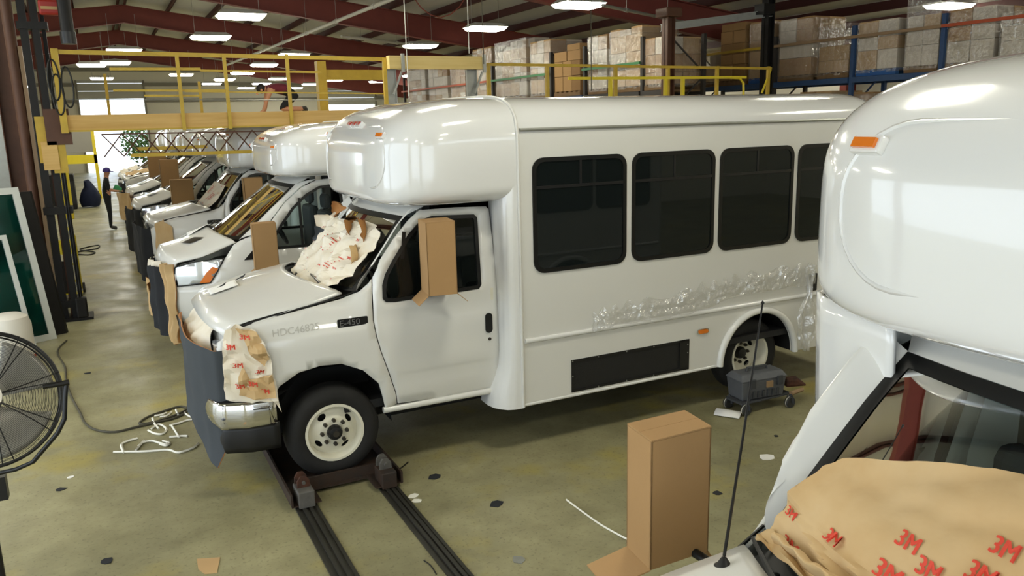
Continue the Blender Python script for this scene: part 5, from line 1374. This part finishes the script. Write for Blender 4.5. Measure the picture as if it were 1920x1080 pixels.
def pallet_load(y, wy, z, h, label, seed, wrap='wrap', pal='pallet_wood', mts=('cardboard', 'cardboard_pale', 'cardboard_dark'), x=RKX+.55, wx=1.05, top_extra=False):
    rr = random.Random(seed); t = empty('pallet_load', (x, y, z), label=label, cat='pallet load', group='wrapped pallet loads on the rack')
    if pal not in plt_me:
        mb = MB()
        for k in range(6): mb.box(-.5, .5, -.5+k*.182, -.41+k*.182, .10, .13)
        for k in (-.46, 0, .46): mb.box(k-.05, k+.05, -.5, .5, 0, .10)
        me = bpy.data.meshes.new('pallet'); me.from_pydata(mb.v, [], mb.f); me.materials.append(M[pal]); plt_me[pal] = me
    o = bpy.data.objects.new('pallet', plt_me[pal]); COL.objects.link(o); o.parent = t; o.scale = (wx, wy, 1)
    ny = max(1, round(wy/.42)); zz = .13; main = rr.choice(mts)
    while zz < h-.12:
        lh = min(h-zz, rr.choice((.26, .32, .40))); 
        if h-zz-lh < .12: lh = h-zz
        nyy = max(1, ny+rr.choice((-1, 0, 0)))
        for ix in range(2):
            for iy in range(nyy):
                if top_extra and zz+lh >= h-.01 and rr.random() < .4: continue
                m_ = main if rr.random() < .5 else rr.choice(mts)
                cw = wy/nyy; sx = wx/2
                carton_obj(t, (-wx/2+sx*(ix+.5)+rr.uniform(-.01, .01), -wy/2+cw*(iy+.5), zz+lh/2), (sx*.965, cw*.955, lh*.97), m_)
        zz += lh
    if wrap:
        def wf(u, v):
            a = u*4; k = int(min(3, a)); q = a-k; ex, ey = wx/2+.012, wy/2+.012
            cs = [(-ex, -ey), (ex, -ey), (ex, ey), (-ex, ey), (-ex, -ey)]; px_, py_ = lerp(cs[k][0], cs[k+1][0], q), lerp(cs[k][1], cs[k+1][1], q); z_ = lerp(.06, h*.97, v)
            nn = .014*noise.noise((px_*6+seed, py_*6, z_*7)); return (px_*(1+nn), py_*(1+nn), z_)
        MB().grid(wf, 40, 12).build('stretch_wrap', wrap, t, smooth=20)
    return t
film('silver_wrap', .28, (.93, .94, .95, 1))
def yrange(u0, u1, X=RKX): a, b = on_x(u0, 120, X).y, on_x(u1, 120, X).y; return (a+b)/2, abs(a-b)
zb_ = 3.52
def ztop(u, v): return on_x(u, v, RKX).z-zb_
LD = [(1868,1925,14,'wrap','pallet_wood','wrapped pale cartons at the right edge above the nearest bus roof'), (1768,1862,15,'wrap','pallet_wood','wrapped pallet of brown cartons with white bands behind the orange bar'), (1692,1758,-8,'wrap','pallet_wood','tall pale wrapped load left of the blue upright'), (1602,1682,38,'wrap','pallet_blue','wrapped load with an orange carton on a blue pallet'),
      (1530,1592,44,'wrap','pallet_wood','narrow wrapped pallet load left of the blue pallet'), (1456,1522,34,'wrap','pallet_wood','wrapped load with white label right of the dark post'), (1402,1448,40,'wrap','pallet_blue','wrapped load directly behind the dark pulley post'), (1347,1396,44,None,'pallet_wood','unwrapped orange brown cartons left of the dark pulley post'),
      (1300,1342,46,'wrap','pallet_wood','pale wrapped load right of the brown post'), (1206,1246,70,'wrap','pallet_wood','tan wrapped load just left of the brown post'), (1140,1204,52,'wrap','pallet_wood','tallest wrapped stack of cartons in the centre of the rack'), (1100,1138,66,'wrap','pallet_wood','wrapped load left of the tallest stack'),
      (1036,1088,84,None,'pallet_wood','unwrapped orange cartons left of the gap'), (992,1032,76,'silver_wrap','pallet_wood','silver wrapped load with brown top beside the orange cartons'), (926,988,72,'silver_wrap','pallet_wood','wide silver wrapped load with a box on top'), (884,922,90,'silver_wrap','pallet_wood','silver wrapped load at the right end of the timber header'),
      (842,880,112,'silver_wrap','pallet_wood','pale wrapped load seen under the timber header, right of centre'), (800,838,112,'wrap','pallet_wood','brown load seen under the middle of the timber header'), (760,796,112,'silver_wrap','pallet_wood','white wrapped load under the left end of the timber header')]
for i, (u0, u1, vt, wr_, pal, l) in enumerate(LD):
    X_ = RKX if u0 > 1255 else RK2; z_ = zb_ if u0 > 1255 else 2.8+(3.45-2.8)*KS+.07
    yc, wy = yrange(u0, u1, X_); wy *= .93; h = on_x((u0+u1)/2, vt, X_).z-z_
    if u0 == 1262: yc, wy = 18.0, .8
    if u0 in (1262, 1300): h = min(h, 4.45-z_)
    if i == 0: h = min(h, 4.5-z_)
    pallet_load(yc, wy, z_, h, l, 100+i, wr_, pal, top_extra=(i % 2 == 0), mts=('cardboard_pale', 'cardboard_white', 'cardboard', 'cardboard_pale') if wr_ else ('cardboard', 'cardboard', 'cardboard_dark'), x=X_+.55)
for i, (u0, u1, vt, l) in enumerate(((1600,1640,172,'low tan load on the shelf under the blue beam, nearest the roof end'), (1500,1560,170,'mixed load on the lower shelf behind the bus roof end'), (1040,1085,158,'pale wrapped bundle on the lower shelf behind the yellow railing'), (1150,1200,157,'white wrapped bundle low behind the yellow railing'), (1104,1143,160,'brown cartons low behind the railing under the tallest stack'))):
    X_ = RKX if u0 > 1255 else RK2
    yc, wy = yrange(u0, u1, X_); zt_ = min(3.25 if u0 > 1255 else 3.15, on_x((u0+u1)/2, vt, X_-.1).z)
    pallet_load(yc, min(wy, 2.0), 1.83, zt_-1.83, l, 300+i, 'wrap', x=X_+.55)

# ------------------------------------------------------------------ left side: columns, glass, tanks, hand truck
p = on_y(36, 180, 13.9); o = empty('pipe_column', (p.x, 13.9, 0), label='brown steel column standing left of the dark lift mast', cat='column')
MB().cyl((0, 0, 0), (0, 0, 5.6), .075, 16).build('shaft', 'brown_column', o, smooth=60); MB().box(-.15, .15, -.15, .15, 0, .02).build('base_plate', 'brown_column', o); MB().box(.07, .12, -.05, .05, 0, 4.0).build('conduit', 'rack_tan', o)
p = on_y(14, 180, 14.6); o = ibeam(0, 0, 0, 6.2, .22, .22).build('frame_post', 'brown_column', None); o.location = (p.x, 14.6, 0); tag(o, 'brown wide flange post at the far left edge', 'column')
p = on_y(-4, 200, 15.5); o = MB().box(-.5, .10, -.02, .02, 0, 4.3).build('wall_board', 'galv', None); o.location = (p.x+.06, 15.5, 0); tag(o, 'pale grey board standing at the far left edge behind the columns', 'board')
def leaning_window(A, B, lean, h, label, fw=.085, mt='green_glass'):
    A, B = Vector(A), Vector(B); d = (B-A); w_ = d.length; d.normalize(); up = (Vector((0, 0, 1))*h+Vector(lean)).normalized(); n = d.cross(up)
    t = empty('leaning_window', A, label=label, cat='window', group='window units leaning at the left')
    def q(a0, a1, b0, b1, t0, t1):
        f = lambda a, b, c: d*a+up*b+n*c
        return MB().hexa([f(a0,b0,t0), f(a1,b0,t0), f(a1,b0,t1), f(a0,b0,t1), f(a0,b1,t0), f(a1,b1,t0), f(a1,b1,t1), f(a0,b1,t1)])
    H = (Vector((0, 0, h))+Vector(lean)).length
    for a0, a1, b0, b1 in ((0, fw, 0, H), (w_-fw, w_, 0, H), (fw, w_-fw, 0, fw), (fw, w_-fw, H-fw, H)): q(a0, a1, b0, b1, -.03, .03).build('frame_member', 'window_frame_white', t)
    q(fw, w_-fw, fw, H-fw, -.006, .006).build('pane', mt, t)
    q(fw, w_-fw, fw, H-fw, .012, .02).build('reflection_sheet', 'teal_reflection', t)  # added sheet that carries the pane's painted reflections
    return t
leaning_window((-.82, 12.37, 0), (-1.62, 12.0, 0), (-.20, .10, 0), 2.08, 'white framed green glass window leaning in front of the brown column')
leaning_window((-1.04, 12.0, 0), (-1.9, 11.65, 0), (-.16, .12, 0), 1.5, 'second white framed window leaning at the left edge in front of the tall one', .06)
o = empty('leaning_panel', (-.70, 12.62, 0), label='dark panel leaning behind the tall green window', cat='panel')
MB().hexa([(0,0,0),(.02,.05,0),(-.75,-.3,0),(-.77,-.35,0),(-.2,.1,2.0),(-.18,.15,2.0),(-.95,-.2,2.0),(-.97,-.25,2.0)]).build('board', 'dark_steel', o)
o = empty('plastic_drum', (-1.22, 11.2, 0), label='white plastic drum with an orange lid rim behind the fan', cat='drum')
MB().lathe([(.001, 0), (.22, 0), (.24, .03), (.24, .50), (.21, .60), (.14, .64), (.001, .64)], (0, 0, 0), 'z', 28).build('body', 'plastic_white', o, smooth=40); MB().lathe([(.243, .08), (.25, .10), (.243, .12)], (0, 0, 0), 'z', 28).build('band', 'rack_orange', o)
o = empty('gas_cylinder', (-1.18, 16.6, 0), label='red gas cylinder standing behind the leaning window', cat='cylinder')
MB().lathe([(.001, 0), (.19, 0), (.19, 1.25), (.15, 1.38), (.06, 1.45), (.04, 1.55), (.001, 1.55)], (0, 0, 0), 'z', 24).build('body', 'tank_red', o, smooth=40); MB().cyl((0, 0, 1.5), (0, 0, 1.62), .03, 10).build('valve', 'galv', o); MB().box(-.08, .10, -.195, -.188, .9, 1.15).build('sticker', 'paper_white', o)
o = empty('hand_truck', (-.75, 15.7, 0), label='yellow hand truck with small wheels behind the lift mast', cat='hand truck')
for x in (-.20, .20): MB().tube([(x, 0, .08), (x, .05, 1.0), (x*.6, .1, 1.15)], .022, 8).build('frame_tube', 'bright_yellow', o, smooth=50)
for z in (.2, .5, .85): MB().box(-.2, .2, .0, .03, z, z+.04).build('cross_bar', 'bright_yellow', o)
MB().box(-.22, .22, -.22, 0, .03, .04).build('toe_plate', 'bright_yellow', o); MB().box(-.20, .20, .02, .05, .70, .95).build('back_plate', 'bright_yellow', o)
for x in (-.24, .24): MB().lathe([(.001, -.02), (.085, -.02), (.09, 0), (.085, .02), (.001, .02)], (x, .06, .09), 'x', 18).build('wheel', 'caster_tyre', o, smooth=40)
MB().box(-.12, .12, -.14, -.01, .05, .6).build('load_box', 'dark_steel', o)
# dark machine with a blue bundle further down the aisle
p = on_z(140, 392, 0); o = empty('machine_cabinet', (p.x-.35, p.y+.3, 0), label='dark machine cabinet at the left of the aisle far down', cat='cabinet')
MB().box(-.7, .45, -.4, .6, 0, 1.25).build('body', 'dark_steel', o, bevel=.02); MB().box(.1, .44, -.42, -.40, .2, 1.0).build('panel_door', 'fan_black', o)
bl = MB().lathe([(.001, 0), (.30, .02), (.36, .25), (.30, .55), (.16, .75), (.12, .95), (.001, 1.0)], (0, 0, 0), 'z', 16); bl.v = [tuple(Vector(q)+crumple(q, .10, 4, 3)) for q in bl.v]
o = bl.build('cloth_bundle', 'navy_cloth', None, smooth=50); o.location = (p.x+.55, p.y+.5, .02); tag(o, 'dark blue cloth bundle beside the dark machine cabinet', 'bundle')
# yellow gantry and grey screen far down the aisle
o = empty('barrier_gate', (-1.6, 37.5, 0), label='yellow barrier beam under a grey screen at the far end of the aisle', cat='barrier')
a, b = on_y(110, 296, 37.5), on_y(182, 296, 37.5)
MB().box(a.x+1.6, b.x+1.6, -.06, .06, 1.45, 1.80).build('beam', 'bright_yellow', o); MB().box(a.x+1.6, b.x+1.6, -.05, .05, 1.9, 2.75).build('screen', 'girt', o)
for x in (a.x+1.6+.05, b.x+1.6-.05): MB().box(x-.06, x+.06, -.06, .06, 0, 2.8).build('post', 'bright_yellow', o)
p = on_y(118, 308, 29.5); o = MB().box(-.12, .12, -.1, .1, 0, 1.95).build('bollard_post', 'bright_yellow', None, bevel=.02); o.location = (p.x, 29.5, 0); tag(o, 'bright yellow guard post at the left of the far aisle', 'post')

# ------------------------------------------------------------------ people
def person(name, loc, joints, bones, label, mats, hair=None, extras=()):
    """joints: name -> (pos, radius); bones: (a, b, material index); one continuous skinned surface"""
    nm = list(joints); me = bpy.data.meshes.new(name); me.from_pydata([joints[k][0] for k in nm], [(nm.index(a), nm.index(b)) for a, b, _ in bones], [])
    o = bpy.data.objects.new(name, me); COL.objects.link(o)
    sk = o.modifiers.new('skin', 'SKIN'); sk.use_smooth_shade = True
    for i, k in enumerate(nm):
        d = me.skin_vertices[0].data[i]; r = joints[k][1]; d.radius = (r, r) if not isinstance(r, tuple) else r; d.use_root = (k == 'pelvis')
    o.modifiers.new('sub', 'SUBSURF').levels = 2
    dg = bpy.context.evaluated_depsgraph_get(); ev = o.evaluated_get(dg); m2 = bpy.data.meshes.new_from_object(ev)
    bpy.data.objects.remove(o); o = bpy.data.objects.new(name, m2); COL.objects.link(o); o.location = loc
    m2.materials.clear()
    for k in mats: m2.materials.append(M[k])
    for f in m2.polygons:
        c = f.center; best = None
        for a, b, mi in bones:
            p0, p1 = Vector(joints[a][0]), Vector(joints[b][0]); d = p1-p0; t = clamp((c-p0).dot(d)/max(1e-9, d.length_squared)); q = (c-p0-d*t).length
            if best is None or q < best[0]: best = (q, mi)
        f.material_index = best[1]; f.use_smooth = True
    tag(o, label, 'person'); return o
def hand(J, Bn, wrist, direction, spread, mi, pre):
    d = Vector(direction).normalized(); s = Vector(spread).normalized(); w_ = Vector(wrist); pal = w_+d*.07
    J[pre+'palm'] = (tuple(pal), .026); Bn.append((pre+'wrist', pre+'palm', mi))
    for i, (off, ln) in enumerate(((-.03, .075), (-.01, .085), (.011, .08), (.03, .065))):
        k0 = pal+s*off+d*.02; J[pre+'k%d' % i] = (tuple(k0), .0095); J[pre+'f%d' % i] = (tuple(k0+d*ln*.55), .0088); J[pre+'t%d' % i] = (tuple(k0+d*ln+Vector((0, 0, -.008))), .008)
        Bn += [(pre+'palm', pre+'k%d' % i, mi), (pre+'k%d' % i, pre+'f%d' % i, mi), (pre+'f%d' % i, pre+'t%d' % i, mi)]
    J[pre+'th0'] = (tuple(w_+d*.03-s*.03), .011); J[pre+'th1'] = (tuple(w_+d*.07-s*.06), .009); Bn += [(pre+'wrist', pre+'th0', mi), (pre+'th0', pre+'th1', mi)]
# kneeling person, facing left, bent over with hands on the deck
J = {'pelvis': ((.60, 0, .42), .15), 'belly': ((.44, 0, .50), .145), 'chest': ((.24, 0, .53), .15), 'neck': ((.08, 0, .50), .06), 'head': ((0.0, 0, .47), .082), 'crown': ((-.06, 0, .42), .065)}
Bn = [('pelvis', 'belly', 0), ('belly', 'chest', 0), ('chest', 'neck', 0), ('neck', 'head', 2), ('head', 'crown', 2)]
for s, n_ in ((-1, 'l'), (1, 'r')):
    J[n_+'sh'] = ((.15, s*.17, .48), .065); J[n_+'el'] = ((.04+.06*(s > 0), s*.21, .26), .042); J[n_+'wrist'] = ((-.02+.10*(s > 0), s*.19, .07), .03)
    Bn += [('chest', n_+'sh', 0), (n_+'sh', n_+'el', 2), (n_+'el', n_+'wrist', 2)]
    hand(J, Bn, J[n_+'wrist'][0], (-.75, 0, -.42), (0, s, 0), 2, n_)
    J[n_+'hip'] = ((.60, s*.11, .36), .10); J[n_+'kn'] = ((.36+.05*s, s*.13, .085), .068); J[n_+'an'] = ((.74, s*.12, .09), .045); J[n_+'he'] = ((.80, s*.12, .12), .04); J[n_+'to'] = ((.82, s*.12, .035), .034)
    Bn += [('pelvis', n_+'hip', 1), (n_+'hip', n_+'kn', 1), (n_+'kn', n_+'an', 2), (n_+'an', n_+'he', 3), (n_+'he', n_+'to', 3)]
pk = person('person', (2.96, 16.5, 3.012), J, Bn, 'person in a maroon shirt and dark shorts kneeling bent over on the platform', ('maroon_cloth', 'dark_cloth', 'skin', 'shoe'))
hr = MB().lathe([(.001, .10), (.06, .085), (.092, .04), (.09, -.02), (.07, -.05)], (0, 0, 0), 'z', 16).xf(Matrix.Translation((.0, 0, .485)) @ Matrix.Rotation(-.9, 4, 'Y')); hr.build('hair', 'hair', pk, smooth=60)
for s in (-1, 1): MB().lathe([(.001, .02), (.02, .01), (.022, -.02), (.001, -.03)], (-.02, s*.083, .455), 'y', 8).build('ear', 'skin', pk, smooth=60)
MB().hexa([(-.085,-.012,.372),(-.06,-.012,.372),(-.06,.012,.372),(-.085,.012,.372),(-.12,-.008,.385),(-.09,-.008,.42),(-.09,.008,.42),(-.12,.008,.385)]).build('nose', 'skin', pk)
# standing person beside the bus noses
J = {'pelvis': ((0, 0, .95), .14), 'belly': ((.0, 0, 1.12), .13), 'chest': ((.02, 0, 1.32), .15), 'neck': ((.04, 0, 1.50), .055), 'head': ((.07, 0, 1.60), .085), 'crown': ((.08, 0, 1.68), .075)}
Bn = [('pelvis', 'belly', 0), ('belly', 'chest', 0), ('chest', 'neck', 2), ('neck', 'head', 2), ('head', 'crown', 2)]
for s, n_ in ((-1, 'r'), (1, 'l')):
    J[n_+'sh'] = ((.02, s*.19, 1.40), .062); J[n_+'el'] = ((.06, s*.24, 1.14), .042); J[n_+'wrist'] = ((.26, s*.16, 1.10), .03)
    Bn += [('chest', n_+'sh', 0), (n_+'sh', n_+'el', 0), (n_+'el', n_+'wrist', 2)]
    hand(J, Bn, J[n_+'wrist'][0], (.95, -s*.2, -.1), (0, s, 0), 2, n_)
    J[n_+'hip'] = ((0, s*.10, .88), .10); J[n_+'kn'] = ((.02, s*.11, .48), .062); J[n_+'an'] = ((0, s*.11, .09), .042); J[n_+'to'] = ((.16, s*.12, .045), .038)
    Bn += [('pelvis', n_+'hip', 1), (n_+'hip', n_+'kn', 1), (n_+'kn', n_+'an', 1), (n_+'an', n_+'to', 3)]
p = on_y(203, 340, 25.3)
ps = person('person', (p.x-.08, 25.3, 0), J, Bn, 'person in a dark shirt and purple cap standing at the bus noses, holding green cloth', ('dark_cloth', 'dark_cloth', 'skin', 'shoe'))
MB().lathe([(.001, .115), (.07, .10), (.10, .05), (.105, .0), (.10, -.01)], (.07, 0, 1.64), 'z', 16).build('cap', 'purple_cloth', ps, smooth=60)
MB().box(.13, .24, -.06, .06, 1.63, 1.645).build('cap_brim', 'purple_cloth', ps)
MB().hexa([(.15,-.015,1.56),(.16,-.015,1.56),(.16,.015,1.56),(.15,.015,1.56),(.14,-.01,1.62),(.15,-.01,1.62),(.15,.01,1.62),(.14,.01,1.62)]).build('nose', 'skin', ps)
g = MB().lathe([(.001, 0), (.09, .02), (.11, .10), (.06, .18), (.001, .2)], (0, 0, 0), 'z', 10); g.v = [tuple(Vector(q)+crumple(q, .05, 8, 2)) for q in g.v]
o = g.build('cloth_rag', 'green_cloth', None, smooth=50); o.location = (p.x+.22, 25.28, 1.06); tag(o, 'bright green cloth in the hands of the standing person', 'cloth')

# shrubs outside the far doors
for i, (x, y, h, l) in enumerate(((2.9, 66, 3.2, 'leafy green shrub outside the far door on the right side'), (6.2, 67, 3.6, 'second leafy shrub outside, right of the first one'))):
    rr = random.Random(40+i); t = empty('shrub', (x, y, 0), label=l, cat='shrub'); mb = MB()
    for k in range(900):
        a, e, r = rr.uniform(0, 2*PI), rr.uniform(-1, 1), rr.random()**.4; c = Vector((r*1.5*math.cos(a)*math.sqrt(1-e*e), r*1.3*math.sin(a)*math.sqrt(1-e*e), h*.55+r*e*h*.48))
        d1 = Vector((rr.uniform(-1, 1), rr.uniform(-1, 1), rr.uniform(-1, 1))).normalized()*.16; d2 = d1.cross(Vector((rr.uniform(-1, 1), rr.uniform(-1, 1), rr.uniform(-1, 1)))).normalized()*.08
        mb.add([c-d1, c+d2, c+d1, c-d2], [(0, 1, 2, 3)])
    tag(mb.build('foliage', 'leaf', t), kind='stuff'); MB().cyl((0, 0, 0), (0, 0, h*.5), .08, 8).build('stem', 'brown_column', t)
